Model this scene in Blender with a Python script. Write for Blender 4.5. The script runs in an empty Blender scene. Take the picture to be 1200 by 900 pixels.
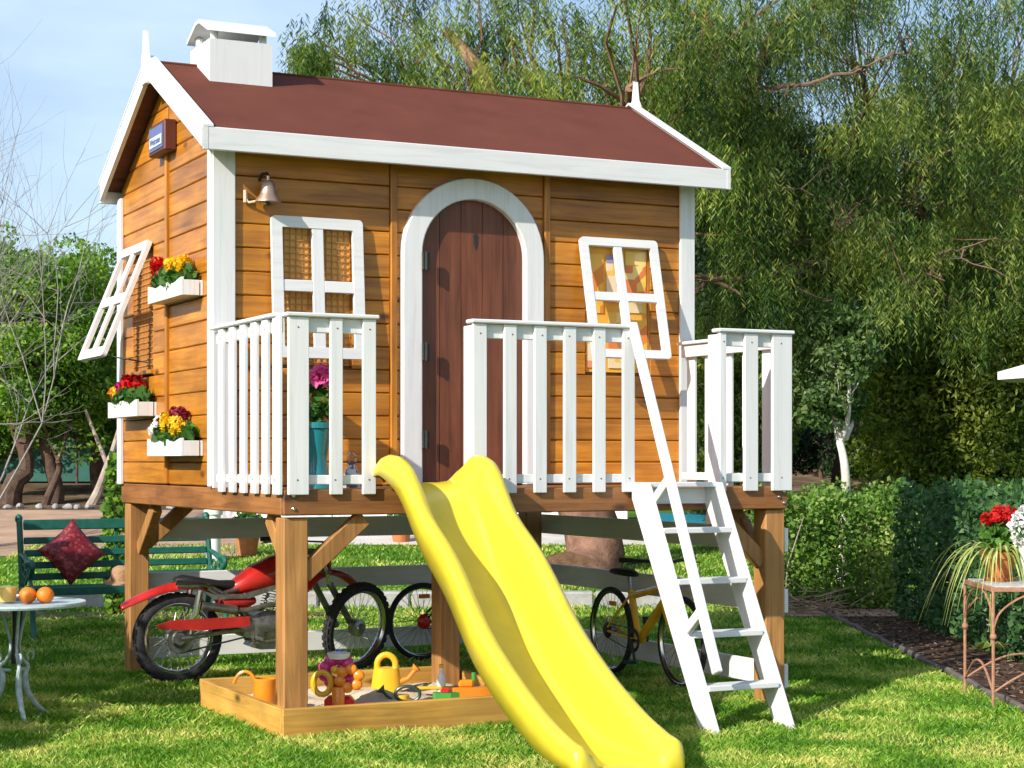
import bpy, math, random
import numpy as np
from mathutils import Vector, Matrix, Euler
from math import sin, cos, pi, radians, sqrt, atan2

random.seed(7); RNG = np.random.default_rng(7)
scn = bpy.context.scene
COL = scn.collection

# ---------------------------------------------------------------- camera
FPX, HORIZ, YAW = 2143.7, 539.55, 0.4579       # focal length and horizon in photo pixels (1200 wide)
CAM = Vector((-3.481, -10.043, 1.6))
cam = bpy.data.cameras.new('camera'); camo = bpy.data.objects.new('camera', cam); COL.objects.link(camo)
camo.location = CAM; camo.rotation_euler = (pi/2, 0, -YAW)
cam.sensor_width = 36; cam.lens = FPX/1200*36; cam.shift_y = (HORIZ-450)/1200
cam.clip_start = .1; cam.clip_end = 2000
scn.camera = camo
# ---------------------------------------------------------------- sky, sun, exposure
SUN = Vector((-.95, -.41, .62)).normalized()     # towards the sun
w = bpy.data.worlds.new('World'); scn.world = w; w.use_nodes = True
nt = w.node_tree; nt.nodes.clear()
out = nt.nodes.new('ShaderNodeOutputWorld'); bg = nt.nodes.new('ShaderNodeBackground')
sky = nt.nodes.new('ShaderNodeTexSky'); sky.sky_type = 'NISHITA'; sky.sun_disc = False
sky.sun_elevation = math.asin(SUN.z); sky.sun_rotation = atan2(SUN.x, SUN.y)
sky.air_density = 1.0; sky.dust_density = 1.2; sky.ozone_density = 1.5
tc = nt.nodes.new('ShaderNodeTexCoord'); mp = nt.nodes.new('ShaderNodeMapping'); mp.inputs['Scale'].default_value = (1, 1, 3.2)
nz = nt.nodes.new('ShaderNodeTexNoise'); nz.inputs['Scale'].default_value = 2.3; nz.inputs['Detail'].default_value = 6; nz.inputs['Roughness'].default_value = .55
cr = nt.nodes.new('ShaderNodeValToRGB'); cr.color_ramp.elements[0].position = .40; cr.color_ramp.elements[1].position = .72
cr.color_ramp.elements[0].color = (.05, .05, .05, 1); cr.color_ramp.elements[1].color = (.62, .62, .62, 1)
mx = nt.nodes.new('ShaderNodeMixRGB'); mx.inputs[2].default_value = (6.2, 7.5, 9.8, 1)
nt.links.new(tc.outputs['Generated'], mp.inputs[0]); nt.links.new(mp.outputs[0], nz.inputs['Vector'])
nt.links.new(nz.outputs[0], cr.inputs[0]); nt.links.new(cr.outputs[0], mx.inputs[0]); nt.links.new(sky.outputs[0], mx.inputs[1])
nt.links.new(mx.outputs[0], bg.inputs[0]); nt.links.new(bg.outputs[0], out.inputs[0])
bg.inputs[1].default_value = .115
sl = bpy.data.lights.new('sun', 'SUN'); so = bpy.data.objects.new('sun', sl); COL.objects.link(so)
sl.energy = 4.6; sl.angle = radians(.55); sl.color = (1, .93, .82)
so.rotation_euler = SUN.to_track_quat('Z', 'Y').to_euler(); so.location = (0, 0, 20)
vs = scn.view_settings; vs.view_transform = 'Standard'; vs.look = 'None'; vs.exposure = .5; vs.gamma = 1; vs.use_curve_mapping = False

# ---------------------------------------------------------------- geometry helpers
RV = Vector((cos(YAW), -sin(YAW), 0)); FV = Vector((sin(YAW), cos(YAW), 0))
def V(r, d, z=0): return Vector((CAM.x, CAM.y, 0)) + RV*r + FV*d + Vector((0, 0, z))
def ground(d): return 0 if d < 22 else (.075*(d-22) if d < 46 else 1.8)
def bp(px, py, ax, v):
    dr = FV + RV*((px-600)/FPX) + Vector((0, 0, -(py-HORIZ)/FPX)); i = 'xyz'.index(ax)
    return CAM + dr*((v-CAM[i])/dr[i])
def atd(px, py, d): return CAM + (FV + RV*((px-600)/FPX) + Vector((0, 0, -(py-HORIZ)/FPX)))*d

class MB:
    def __init__(s): s.v = []; s.f = []
    def add(s, vs, fs, M=None):
        n = len(s.v)
        s.v += [tuple(M @ Vector(p)) for p in vs] if M is not None else [tuple(p) for p in vs]
        s.f += [tuple(i+n for i in f) for f in fs]; return s
    def box(s, c, sz, ch=0.0, M=None):
        """box of size sz about c with chamfered edges"""
        hx, hy, hz = sz[0]/2, sz[1]/2, sz[2]/2; c = Vector(c)
        ch = min(ch, hx*.6, hy*.6, hz*.6)
        if ch <= 0:
            vs = [c+Vector((x*hx, y*hy, z*hz)) for x in (-1, 1) for y in (-1, 1) for z in (-1, 1)]
            fs = [(0,1,3,2),(4,6,7,5),(0,4,5,1),(2,3,7,6),(0,2,6,4),(1,5,7,3)]
            return s.add(vs, fs, M)
        vs = []; idx = {}
        for x in (-1, 1):
            for y in (-1, 1):
                for z in (-1, 1):
                    for k in range(3):
                        h = [hx-ch, hy-ch, hz-ch]; h[k] = (hx, hy, hz)[k]
                        idx[(x, y, z, k)] = len(vs); vs.append(c+Vector((x*h[0], y*h[1], z*h[2])))
        fs = []
        for k in range(3):
            a, b = [(1, 2), (2, 0), (0, 1)][k]
            for sg in (-1, 1):
                q = []
                for (u, v_) in ((-1,-1),(1,-1),(1,1),(-1,1)):
                    t = [0,0,0]; t[k] = sg; t[a] = u; t[b] = v_; q.append(idx[(t[0],t[1],t[2],k)])
                fs.append(tuple(q if sg > 0 else q[::-1]))
        for k in range(3):
            a, b = [(1, 2), (2, 0), (0, 1)][k]
            for sa in (-1, 1):
                for sb in (-1, 1):
                    t0 = [0,0,0]; t0[a] = sa; t0[b] = sb; t1 = list(t0); t0[k] = -1; t1[k] = 1
                    q = (idx[(*t0, a)], idx[(*t1, a)], idx[(*t1, b)], idx[(*t0, b)])
                    fs.append(q if sa*sb < 0 else q[::-1])
        for x in (-1, 1):
            for y in (-1, 1):
                for z in (-1, 1):
                    q = tuple(idx[(x, y, z, k)] for k in range(3)); fs.append(q if x*y*z > 0 else q[::-1])
        return s.add(vs, fs, M)
    def bar(s, a, b, w, h, ch=.004, up=(0, 0, 1)):
        """rectangular bar from a to b, w across, h along up"""
        a, b = Vector(a), Vector(b); x = (b-a).normalized(); y = Vector(up).cross(x)
        if y.length < 1e-4: y = Vector((0, 1, 0))
        y.normalize(); z = x.cross(y)
        M = Matrix((( x.x, y.x, z.x, 0), (x.y, y.y, z.y, 0), (x.z, y.z, z.z, 0), (0, 0, 0, 1)))
        M.translation = (a+b)/2
        return s.box((0, 0, 0), ((b-a).length, w, h), ch, M)
    def tube(s, pts, r, n=8, cap=True, closed=False):
        pts = [Vector(p) for p in pts]; m = len(pts)
        rr = r if isinstance(r, (list, tuple)) else [r]*m
        rings = []; prev = None; base = len(s.v)
        for i, p in enumerate(pts):
            if closed: t = pts[(i+1) % m]-pts[i-1]
            else: t = pts[min(i+1, m-1)]-pts[max(i-1, 0)]
            if t.length < 1e-9: t = Vector((0, 0, 1))
            t.normalize()
            if prev is None:
                u = t.cross(Vector((0, 0, 1)) if abs(t.z) < .9 else Vector((1, 0, 0))).normalized()
            else:
                u = prev-t*prev.dot(t); u = u.normalized() if u.length > 1e-6 else prev
            prev = u; v_ = t.cross(u)
            for k in range(n):
                a = 2*pi*k/n; s.v.append(tuple(p+(u*cos(a)+v_*sin(a))*rr[i]))
        for i in range(m if closed else m-1):
            j = (i+1) % m
            for k in range(n):
                k2 = (k+1) % n
                s.f.append((base+i*n+k, base+i*n+k2, base+j*n+k2, base+j*n+k))
        if cap and not closed:
            s.f.append(tuple(base+k for k in range(n))[::-1]); s.f.append(tuple(base+(m-1)*n+k for k in range(n)))
        return s
    def lathe(s, prof, n=20, M=None, closed=False):
        vs = []; fs = []; m = len(prof)
        for (r, z) in prof:
            for k in range(n):
                a = 2*pi*k/n; vs.append((r*cos(a), r*sin(a), z))
        for i in range(m if closed else m-1):
            j = (i+1) % m
            for k in range(n):
                k2 = (k+1) % n; fs.append((i*n+k, i*n+k2, j*n+k2, j*n+k))
        if not closed:
            if prof[0][0] > 1e-4: fs.append(tuple(range(n))[::-1])
            if prof[-1][0] > 1e-4: fs.append(tuple((m-1)*n+k for k in range(n)))
        return s.add(vs, fs, M)
    def prism(s, poly, d, M=None):
        """polygon (u,v) extruded along local z 0..d"""
        n = len(poly)
        vs = [(p[0], p[1], 0) for p in poly]+[(p[0], p[1], d) for p in poly]
        fs = [tuple(range(n))[::-1], tuple(range(n, 2*n))]+[(i, (i+1) % n, n+(i+1) % n, n+i) for i in range(n)]
        return s.add(vs, fs, M)
    def ball(s, c, r, n=12, m=8, sc=(1, 1, 1)):
        prof = [(sin(pi*i/m)*1.0, -cos(pi*i/m)) for i in range(m+1)]; prof[0] = (0.001, -1); prof[-1] = (0.001, 1)
        M = Matrix.Translation(c) @ Matrix.Diagonal((r*sc[0], r*sc[1], r*sc[2], 1))
        return s.lathe(prof, n, M)
    def mesh(s, name, sharp=35):
        me = bpy.data.meshes.new(name); me.from_pydata(s.v, [], s.f); me.validate(); me.update()
        me.polygons.foreach_set('use_smooth', [True]*len(me.polygons)); me.set_sharp_from_angle(angle=radians(sharp))
        return me
    def build(s, name, mat, parent=None, loc=(0, 0, 0), rot=(0, 0, 0), sharp=35):
        return link(name, s.mesh(name, sharp), mat, parent, loc, rot)

def link(name, me, mat, parent=None, loc=(0, 0, 0), rot=(0, 0, 0)):
    o = bpy.data.objects.new(name, me); COL.objects.link(o)
    if mat is not None and me is not None and len(me.materials) == 0: me.materials.append(mat)
    o.location = loc; o.rotation_euler = rot
    if parent is not None: o.parent = parent
    return o
def tag(o, label=None, cat=None, group=None, kind=None):
    for k, v_ in (('label', label), ('category', cat), ('group', group), ('kind', kind)):
        if v_: o[k] = v_
    return o
def thing(name, label, cat, loc=(0, 0, 0), rz=0, group=None):
    o = bpy.data.objects.new(name, None); COL.objects.link(o); o.empty_display_size = .1
    o.location = loc; o.rotation_euler = (0, 0, rz); return tag(o, label, cat, group)
def board(name, c, sz, mat, parent, ch=.006, rot=(0, 0, 0)):
    return MB().box((0, 0, 0), sz, ch).build(name, mat, parent, c, rot)
def arr_mesh(name, verts, faces_n, smooth=False):
    """verts (N*k,3): consecutive k-gons"""
    me = bpy.data.meshes.new(name); k = faces_n; nv = len(verts); nf = nv//k
    me.vertices.add(nv); me.vertices.foreach_set('co', verts.astype(np.float32).ravel())
    me.loops.add(nv); me.loops.foreach_set('vertex_index', np.arange(nv, dtype=np.int32))
    me.polygons.add(nf); me.polygons.foreach_set('loop_start', np.arange(0, nv, k, dtype=np.int32))
    me.update(calc_edges=True); return me

# ---------------------------------------------------------------- materials
def newmat(name):
    m = bpy.data.materials.new(name); m.use_nodes = True; t = m.node_tree; b = t.nodes['Principled BSDF']; return m, t, b
def nd(t, typ, **kw):
    n = t.nodes.new(typ)
    for k, v_ in kw.items():
        if k in n.inputs: n.inputs[k].default_value = v_
        else: setattr(n, k, v_)
    return n
def ramp(t, stops):
    r = t.nodes.new('ShaderNodeValToRGB'); e = r.color_ramp.elements
    while len(e) < len(stops): e.new(.5)
    for i, (p, c) in enumerate(stops): e[i].position = p; e[i].color = (*c, 1)
    return r
def plain(name, col, rough=.5, var=.12, scale=9, metal=0, bump=.0, bscale=60, spec=.5, coat=0, grime=None):
    m, t, b = newmat(name); tcn = nd(t, 'ShaderNodeTexCoord')
    n = nd(t, 'ShaderNodeTexNoise', Scale=scale, Detail=6.0, Roughness=.6); t.links.new(tcn.outputs['Object'], n.inputs['Vector'])
    lo = tuple(c*(1-var) for c in col); hi = tuple(min(1, c*(1+var)) for c in col)
    st = [(.3, lo), (.7, hi)]
    if grime: st = [(.28, grime), (.42, lo), (.7, hi)]
    r = ramp(t, st); t.links.new(n.outputs[0], r.inputs[0]); t.links.new(r.outputs[0], b.inputs['Base Color'])
    b.inputs['Roughness'].default_value = rough; b.inputs['Metallic'].default_value = metal
    b.inputs['Specular IOR Level'].default_value = spec
    if coat: b.inputs['Coat Weight'].default_value = coat; b.inputs['Coat Roughness'].default_value = .1
    if bump:
        n2 = nd(t, 'ShaderNodeTexNoise', Scale=bscale, Detail=4.0); t.links.new(tcn.outputs['Object'], n2.inputs['Vector'])
        bn = nd(t, 'ShaderNodeBump', Strength=bump, Distance=.01); t.links.new(n2.outputs[0], bn.inputs['Height']); t.links.new(bn.outputs[0], b.inputs['Normal'])
    return m
def wood(name, c_lo, c_mid, c_hi, axis=0, rough=.5, grain=1.0, objvar=.32, knots=True, coat=0):
    m, t, b = newmat(name)
    tcn = nd(t, 'ShaderNodeTexCoord'); oi = nd(t, 'ShaderNodeObjectInfo')
    mul = nd(t, 'ShaderNodeMath', operation='MULTIPLY'); mul.inputs[1].default_value = 57.0; t.links.new(oi.outputs['Random'], mul.inputs[0])
    add = nd(t, 'ShaderNodeVectorMath', operation='ADD'); t.links.new(tcn.outputs['Object'], add.inputs[0]); t.links.new(mul.outputs[0], add.inputs[1])
    sc = [26*grain]*3; sc[axis] = 1.3*grain
    mpn = nd(t, 'ShaderNodeMapping'); mpn.inputs['Scale'].default_value = sc; t.links.new(add.outputs[0], mpn.inputs[0])
    n = nd(t, 'ShaderNodeTexNoise', Scale=1.0, Detail=7.0, Roughness=.62, Distortion=.8); t.links.new(mpn.outputs[0], n.inputs['Vector'])
    r = ramp(t, [(.28, c_lo), (.5, c_mid), (.75, c_hi)]); t.links.new(n.outputs[0], r.inputs[0])
    # blotches, weathering along the board
    sc2 = [5]*3; sc2[axis] = 2.2
    mp2 = nd(t, 'ShaderNodeMapping'); mp2.inputs['Scale'].default_value = sc2; t.links.new(add.outputs[0], mp2.inputs[0])
    n2 = nd(t, 'ShaderNodeTexNoise', Scale=1.0, Detail=3.0); t.links.new(mp2.outputs[0], n2.inputs['Vector'])
    mr = nd(t, 'ShaderNodeMapRange'); mr.inputs[1].default_value = .3; mr.inputs[2].default_value = .7; mr.inputs[3].default_value = 1-objvar; mr.inputs[4].default_value = 1+objvar*.6
    t.links.new(n2.outputs[0], mr.inputs[0])
    mr2 = nd(t, 'ShaderNodeMapRange'); mr2.inputs[3].default_value = 1-objvar*.6; mr2.inputs[4].default_value = 1+objvar*.4; t.links.new(oi.outputs['Random'], mr2.inputs[0])
    mm = nd(t, 'ShaderNodeMath', operation='MULTIPLY'); t.links.new(mr.outputs[0], mm.inputs[0]); t.links.new(mr2.outputs[0], mm.inputs[1])
    hs = nd(t, 'ShaderNodeHueSaturation'); t.links.new(mm.outputs[0], hs.inputs['Value']); t.links.new(r.outputs[0], hs.inputs['Color'])
    last = hs.outputs[0]
    if knots:
        sc3 = [7]*3; sc3[axis] = 3.0
        mp3 = nd(t, 'ShaderNodeMapping'); mp3.inputs['Scale'].default_value = sc3; t.links.new(add.outputs[0], mp3.inputs[0])
        vo = nd(t, 'ShaderNodeTexVoronoi', Scale=.55); t.links.new(mp3.outputs[0], vo.inputs['Vector'])
        kr = ramp(t, [(.04, (1, 1, 1)), (.13, (0, 0, 0))]); t.links.new(vo.outputs['Distance'], kr.inputs[0])
        mk = nd(t, 'ShaderNodeMixRGB'); mk.inputs[2].default_value = (*[c*.35 for c in c_lo], 1)
        t.links.new(kr.outputs[0], mk.inputs[0]); t.links.new(last, mk.inputs[1]); last = mk.outputs[0]
    t.links.new(last, b.inputs['Base Color'])
    b.inputs['Roughness'].default_value = rough
    if coat: b.inputs['Coat Weight'].default_value = coat; b.inputs['Coat Roughness'].default_value = .25
    bn = nd(t, 'ShaderNodeBump', Strength=.25, Distance=.004); t.links.new(n.outputs[0], bn.inputs['Height']); t.links.new(bn.outputs[0], b.inputs['Normal'])
    return m
def leafmat(name, lo, mid, hi, trans=.35, rough=.5, nscale=.7, patch=1.5):
    m, t, b = newmat(name); g = nd(t, 'ShaderNodeNewGeometry'); tcn = nd(t, 'ShaderNodeTexCoord')
    n = nd(t, 'ShaderNodeTexNoise', Scale=nscale, Detail=3.0); t.links.new(tcn.outputs['Object'], n.inputs['Vector'])
    a = nd(t, 'ShaderNodeMath', operation='MULTIPLY_ADD'); a.inputs[1].default_value = .62; t.links.new(g.outputs['Random Per Island'], a.inputs[0])
    s_ = nd(t, 'ShaderNodeMath', operation='MULTIPLY_ADD'); s_.inputs[1].default_value = patch; s_.inputs[2].default_value = .2-patch*.5; t.links.new(n.outputs[0], s_.inputs[0])
    t.links.new(s_.outputs[0], a.inputs[2])
    r = ramp(t, [(.05, lo), (.5, mid), (.95, hi)]); t.links.new(a.outputs[0], r.inputs[0])
    t.links.new(r.outputs[0], b.inputs['Base Color']); b.inputs['Roughness'].default_value = rough; b.inputs['Specular IOR Level'].default_value = .35
    tr = nd(t, 'ShaderNodeBsdfTranslucent'); hs = nd(t, 'ShaderNodeHueSaturation', Value=1.3, Saturation=1.1); t.links.new(r.outputs[0], hs.inputs['Color']); t.links.new(hs.outputs[0], tr.inputs[0])
    mixn = nd(t, 'ShaderNodeMixShader'); mixn.inputs[0].default_value = trans
    t.links.new(b.outputs[0], mixn.inputs[1]); t.links.new(tr.outputs[0], mixn.inputs[2]); t.links.new(mixn.outputs[0], t.nodes['Material Output'].inputs[0])
    return m

HON = ((.30, .095, .006), (.48, .178, .011), (.60, .262, .026))
W_X = wood('honey_wood_x', *HON, axis=0, rough=.42, coat=.15)
W_Y = wood('honey_wood_y', *HON, axis=1, rough=.42, coat=.15)
W_Z = wood('honey_wood_z', *HON, axis=2, rough=.42, coat=.15)
BEAM = ((.16, .058, .017), (.29, .115, .032), (.38, .165, .055))
B_X = wood('beam_wood_x', *BEAM, axis=0, rough=.55, objvar=.3); B_Y = wood('beam_wood_y', *BEAM, axis=1, rough=.55, objvar=.35)
POST = ((.24, .105, .028), (.40, .19, .055), (.50, .26, .09))
P_Z = wood('post_wood', *POST, axis=2, rough=.6, objvar=.25)
SBX = ((.33, .17, .03), (.50, .27, .05), (.60, .35, .085))
S_X = wood('sandbox_wood_x', *SBX, axis=0, rough=.6, objvar=.3); S_Y = wood('sandbox_wood_y', *SBX, axis=1, rough=.6, objvar=.3)
DOOR = wood('door_wood', (.085, .025, .010), (.145, .044, .018), (.19, .062, .027), axis=2, rough=.5, objvar=.28, knots=False)
SOFF = wood('soffit_wood', (.10, .028, .012), (.16, .045, .018), (.2, .06, .03), axis=0, rough=.7)
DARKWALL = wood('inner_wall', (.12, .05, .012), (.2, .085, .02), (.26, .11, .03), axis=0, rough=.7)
def white_paint(name, axis):
    return wood(name, (.60, .605, .61), (.69, .695, .705), (.715, .72, .73), axis=axis, rough=.45, objvar=.035, knots=False)
WH_X, WH_Y, WH_Z = white_paint('white_paint_x', 0), white_paint('white_paint_y', 1), white_paint('white_paint_z', 2)
GREYW = wood('grey_board', (.74, .74, .75), (.80, .80, .81), (.84, .84, .84), axis=0, rough=.6, objvar=.12, knots=False)
ROOF = plain('roof_felt', (.135, .040, .025), rough=.92, var=.14, scale=3.0, bump=.5, bscale=420, spec=.2)
YEL = plain('yellow_plastic', (.68, .55, .035), rough=.3, var=.07, scale=5, bump=.05, bscale=14, coat=.25)
IRON = plain('black_iron', (.02, .02, .02), rough=.5, var=.3, bump=.2)
STEEL = plain('worn_steel', (.45, .44, .42), rough=.35, var=.25, metal=.9, scale=14, grime=(.16, .12, .08))
ALU = plain('dull_aluminium', (.30, .29, .27), rough=.42, var=.3, metal=.85, scale=16, grime=(.10, .07, .05))
CHROME = plain('chrome', (.62, .62, .62), rough=.2, var=.1, metal=1)
RUBBER = plain('tyre_rubber', (.022, .022, .024), rough=.85, var=.4, scale=20, bump=.3, grime=(.05, .042, .034))
REDP = plain('red_paint', (.48, .018, .014), rough=.32, var=.2, scale=8, coat=.3, grime=(.25, .02, .015))
BLKP = plain('black_vinyl', (.018, .018, .02), rough=.45, var=.3, bump=.1)
GREENP = plain('green_paint', (.010, .105, .075), rough=.45, var=.25, scale=12, bump=.05)
TEAL = plain('teal_glaze', (.012, .18, .21), rough=.25, var=.12, coat=.3)
TERRA = plain('terracotta', (.46, .155, .05), rough=.85, var=.18, scale=14, bump=.15)
RUST = plain('rusty_pink_iron', (.34, .17, .10), rough=.7, var=.3, scale=30, bump=.2)
PALEIRON = plain('pale_blue_iron', (.42, .52, .53), rough=.5, var=.25, scale=25, bump=.15)
SAND = plain('sand', (.62, .53, .40), rough=1, var=.12, scale=12, bump=.8, bscale=160, spec=.1)
SOIL = plain('soil', (.10, .062, .045), rough=1, var=.5, scale=9, bump=1, bscale=60, spec=.1, grime=(.045, .03, .022))
DIRT = plain('dry_dirt', (.40, .27, .19), rough=1, var=.25, scale=1.5, bump=.5, bscale=30, spec=.1)
PAVE = plain('pale_paving', (.58, .54, .50), rough=.85, var=.15, scale=2, bump=.2)
STONE = plain('kerb_stone', (.34, .335, .33), rough=.9, var=.25, scale=7, bump=.5, bscale=50)
BARK = plain('bark', (.10, .066, .05), rough=1, var=.45, scale=7, bump=1, bscale=28, spec=.1)
PALEBARK = plain('pale_bark', (.36, .30, .25), rough=1, var=.3, scale=9, bump=.7, bscale=40, spec=.1)
REDBARK = plain('reddish_bark', (.22, .125, .085), rough=1, var=.45, scale=6, bump=1, bscale=28, spec=.1)
LIME = plain('limewashed_bark', (.60, .56, .51), rough=.95, var=.15, scale=9, bump=.6, bscale=40, spec=.1)
WHITEC = plain('white_ceramic', (.82, .82, .82), rough=.35, var=.04)

def groundmat(name, stops, scale, bump=.6):
    m, t, b = newmat(name); tcn = nd(t, 'ShaderNodeTexCoord')
    n = nd(t, 'ShaderNodeTexNoise', Scale=scale, Detail=8.0, Roughness=.65); t.links.new(tcn.outputs['Object'], n.inputs['Vector'])
    r = ramp(t, stops); t.links.new(n.outputs[0], r.inputs[0]); t.links.new(r.outputs[0], b.inputs['Base Color'])
    b.inputs['Roughness'].default_value = 1; b.inputs['Specular IOR Level'].default_value = .1
    n2 = nd(t, 'ShaderNodeTexNoise', Scale=45.0, Detail=5.0); t.links.new(tcn.outputs['Object'], n2.inputs['Vector'])
    bn = nd(t, 'ShaderNodeBump', Strength=bump, Distance=.03); t.links.new(n2.outputs[0], bn.inputs['Height']); t.links.new(bn.outputs[0], b.inputs['Normal'])
    return m
LAWN = groundmat('lawn', [(.3, (.035, .095, .010)), (.5, (.075, .165, .018)), (.72, (.20, .24, .05))], 1.3)
GRASS = leafmat('grass_blades', (.07, .19, .012), (.20, .40, .032), (.66, .64, .18), trans=.3, nscale=1.7, patch=2.4)

# ---------------------------------------------------------------- the setting
def grid(name, rs, ds, off, mat, kind='structure', parent=None, bump=0):
    vs = []; fs = []
    for j, d in enumerate(ds):
        for i, r in enumerate(rs):
            p = V(r, d, ground(d)+off+(random.uniform(-bump, bump) if bump else 0)); vs.append(p)
    n = len(rs)
    for j in range(len(ds)-1):
        for i in range(n-1): fs.append((j*n+i, j*n+i+1, (j+1)*n+i+1, (j+1)*n+i))
    o = MB().add(vs, fs).build(name, mat, parent); 
    if kind: o['kind'] = kind
    return o
grid('lawn', [-400, -60, -20, 0, 20, 60, 400], [-60, 0, 10, 22, 28, 34, 46, 100, 600], 0, LAWN)
grid('pool_terrace', [-3.6, 0, 2.2], [26.8, 28, 29.8], .006, PAVE)
grid('dirt_path', [-30, -10, -3.7], [25.5, 28, 31.8], .006, DIRT)
grid('woodland_floor', [-40, 0, 40], [31.8, 36, 46, 60], .010, groundmat('woodland_floor', [(.3, (.05, .035, .022)), (.5, (.12, .085, .05)), (.72, (.28, .2, .13))], .8))
grid('planting_bed', [3.27, 4.2, 7.5], [8.4, 12, 20.8], .008, SOIL)
grid('bare_patch', [2.6, 3.2, 4.6], [18.6, 20, 21.6], .014, DIRT)
grid('bench_strip', [-12, -6, -1.6], [18.4, 19.2], .008, groundmat('worn_grass', [(.3, (.09, .065, .04)), (.55, (.15, .12, .06)), (.75, (.08, .11, .03))], 3))

# ---------------------------------------------------------------- playhouse
W_P, D_P, H_P, BH = 3.50, 3.74, 1.43, .15        # platform
S_, HW = 1.36, 3.60                              # front wall y, house width
RY, RZ0, RS = 2.47, 4.37, .512                   # ridge y, ridge z, slope
def zr(y): return RZ0-abs(y-RY)*RS
EY0 = 1.12; EY1 = 2*RY-EY0; EX0, EX1 = -.13, 3.755

house = thing('playhouse', 'raised honey timber playhouse on posts with red-brown roof and white trim', 'playhouse')
# posts, beams, deck
for i, (x, y) in enumerate(((.085, .10), (.085, 3.60), (3.42, .10), (3.40, 3.58), (1.62, 1.33))):
    board('post', (x, y, (1.277+(.02 if i else .0))/2-.01), (.15, .15, 1.275), P_Z, house, .008)
board('beam', (W_P/2, .025, H_P-BH/2), (W_P, .05, BH), B_X, house, .007)
board('beam', (W_P/2, D_P-.025, H_P-BH/2), (W_P, .05, BH), B_X, house, .007)
board('beam', (.025, D_P/2, H_P-BH/2-.002), (.05, D_P-.102, BH-.004), B_Y, house, .007)
board('beam', (W_P-.025, D_P/2, H_P-BH/2-.002), (.05, D_P-.102, BH-.004), B_Y, house, .007)
for x in (1.0, 1.75, 2.5): board('joist', (x, D_P/2, H_P-.105), (.05, D_P-.104, .10), B_Y, house, .004)
y = .055
while y < 1.34:
    board('deck_plank', (W_P/2, y+.06, H_P-.015), (W_P-.104, .115, .024), B_X, house, .003); y += .12
board('floor_panel', (W_P/2, 2.55, H_P-.02), (W_P-.11, 2.3, .024), B_X, house, .002)
bolt_me = MB().lathe([(.012, 0), (.012, .006), (.006, .012), (.001, .012)], 10).mesh('bolt')
for (x, z) in ((.03, 1.395), (.03, 1.32), (3.44, 1.395), (3.44, 1.32), (3.40, 1.36)):
    link('bolt', bolt_me, CHROME, house, (x+.03, 0, z), (pi/2, 0, 0))
# braces
def brace(a, b): MB().bar(a, b, .07, .10, .005).build('brace', P_Z, house)
brace((.14, .075, .93), (.52, .075, 1.262)); brace((.10, .15, .95), (.10, .50, 1.262))
brace((.10, 3.52, .93), (.10, 3.10, 1.262)); brace((.15, 3.60, .97), (.48, 3.60, 1.262))
brace((3.36, .10, .93), (3.0, .10, 1.262)); brace((3.42, .17, .93), (3.42, .53, 1.262))
# lower guard boards along the back and the right
for z in (1.07, .665, .165):
    board('guard_board', (1.76, 3.70+.04, z), (3.42, .035, .158), GREYW, house, .005)
    o = board('guard_board', (3.532, 1.86, z), (3.60, .035, .158), GREYW, house, .005, (0, 0, pi/2))
# ---- walls
ROW = .155; ROW0 = 1.432
rows = [(ROW0+ROW*i, ROW0+ROW*(i+1)) for i in range(20)]
GAP = .005
def clip(poly, a, b, c):
    """keep a*u+b*v<=c"""
    outp = []
    for i in range(len(poly)):
        p, q = poly[i], poly[(i+1) % len(poly)]; fp, fq = a*p[0]+b*p[1]-c, a*q[0]+b*q[1]-c
        if fp <= 0: outp.append(p)
        if fp*fq < 0:
            t_ = fp/(fp-fq); outp.append((p[0]+t_*(q[0]-p[0]), p[1]+t_*(q[1]-p[1])))
    return outp
TH = .026
def wall_board_poly(poly, plane, mat, pos):
    """bevelled board: polygon in (u,z), outer face chamfered"""
    cu = sum(p[0] for p in poly)/len(poly); cz = sum(p[1] for p in poly)/len(poly)
    us = [p[0] for p in poly]; zs = [p[1] for p in poly]; du = max(us)-min(us); dz = max(zs)-min(zs)
    if du < .015 or dz < .015: return
    ch = .0065; n = len(poly)
    inner = [(cu+(p[0]-cu)*(1-2*.004/du), cz+(p[1]-cz)*(1-2*ch/dz)) for p in poly]
    def P(u, z, dpt): return (u-cu, dpt, z-cz) if plane == 'y' else (dpt, u-cu, z-cz)
    vs = [P(*p, 0) for p in inner]+[P(*p, ch) for p in poly]+[P(*p, TH) for p in poly]
    if plane == 'yb' or pos[1] < 0: vs = [(v_[0], -v_[1], v_[2]) for v_ in vs] if plane.startswith('y') else [(-v_[0], v_[1], v_[2]) for v_ in vs]
    fs = [tuple(range(n)), tuple(range(2*n, 3*n))[::-1]]
    for k in (0, 1):
        for i in range(n):
            j = (i+1) % n; fs.append((k*n+i, (k+1)*n+i, (k+1)*n+j, k*n+j))
    me = bpy.data.meshes.new('wall_board'); me.from_pydata(vs, [], fs); 
    import bmesh
    bm = bmesh.new(); bm.from_mesh(me); bmesh.ops.recalc_face_normals(bm, faces=bm.faces); bm.to_mesh(me); bm.free()
    loc = (cu, pos[0], cz) if plane.startswith('y') else (pos[0], cu, cz)
    return link('wall_board', me, mat, house, loc)
CX, ZS = 1.832, 2.998      # door arch
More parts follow.
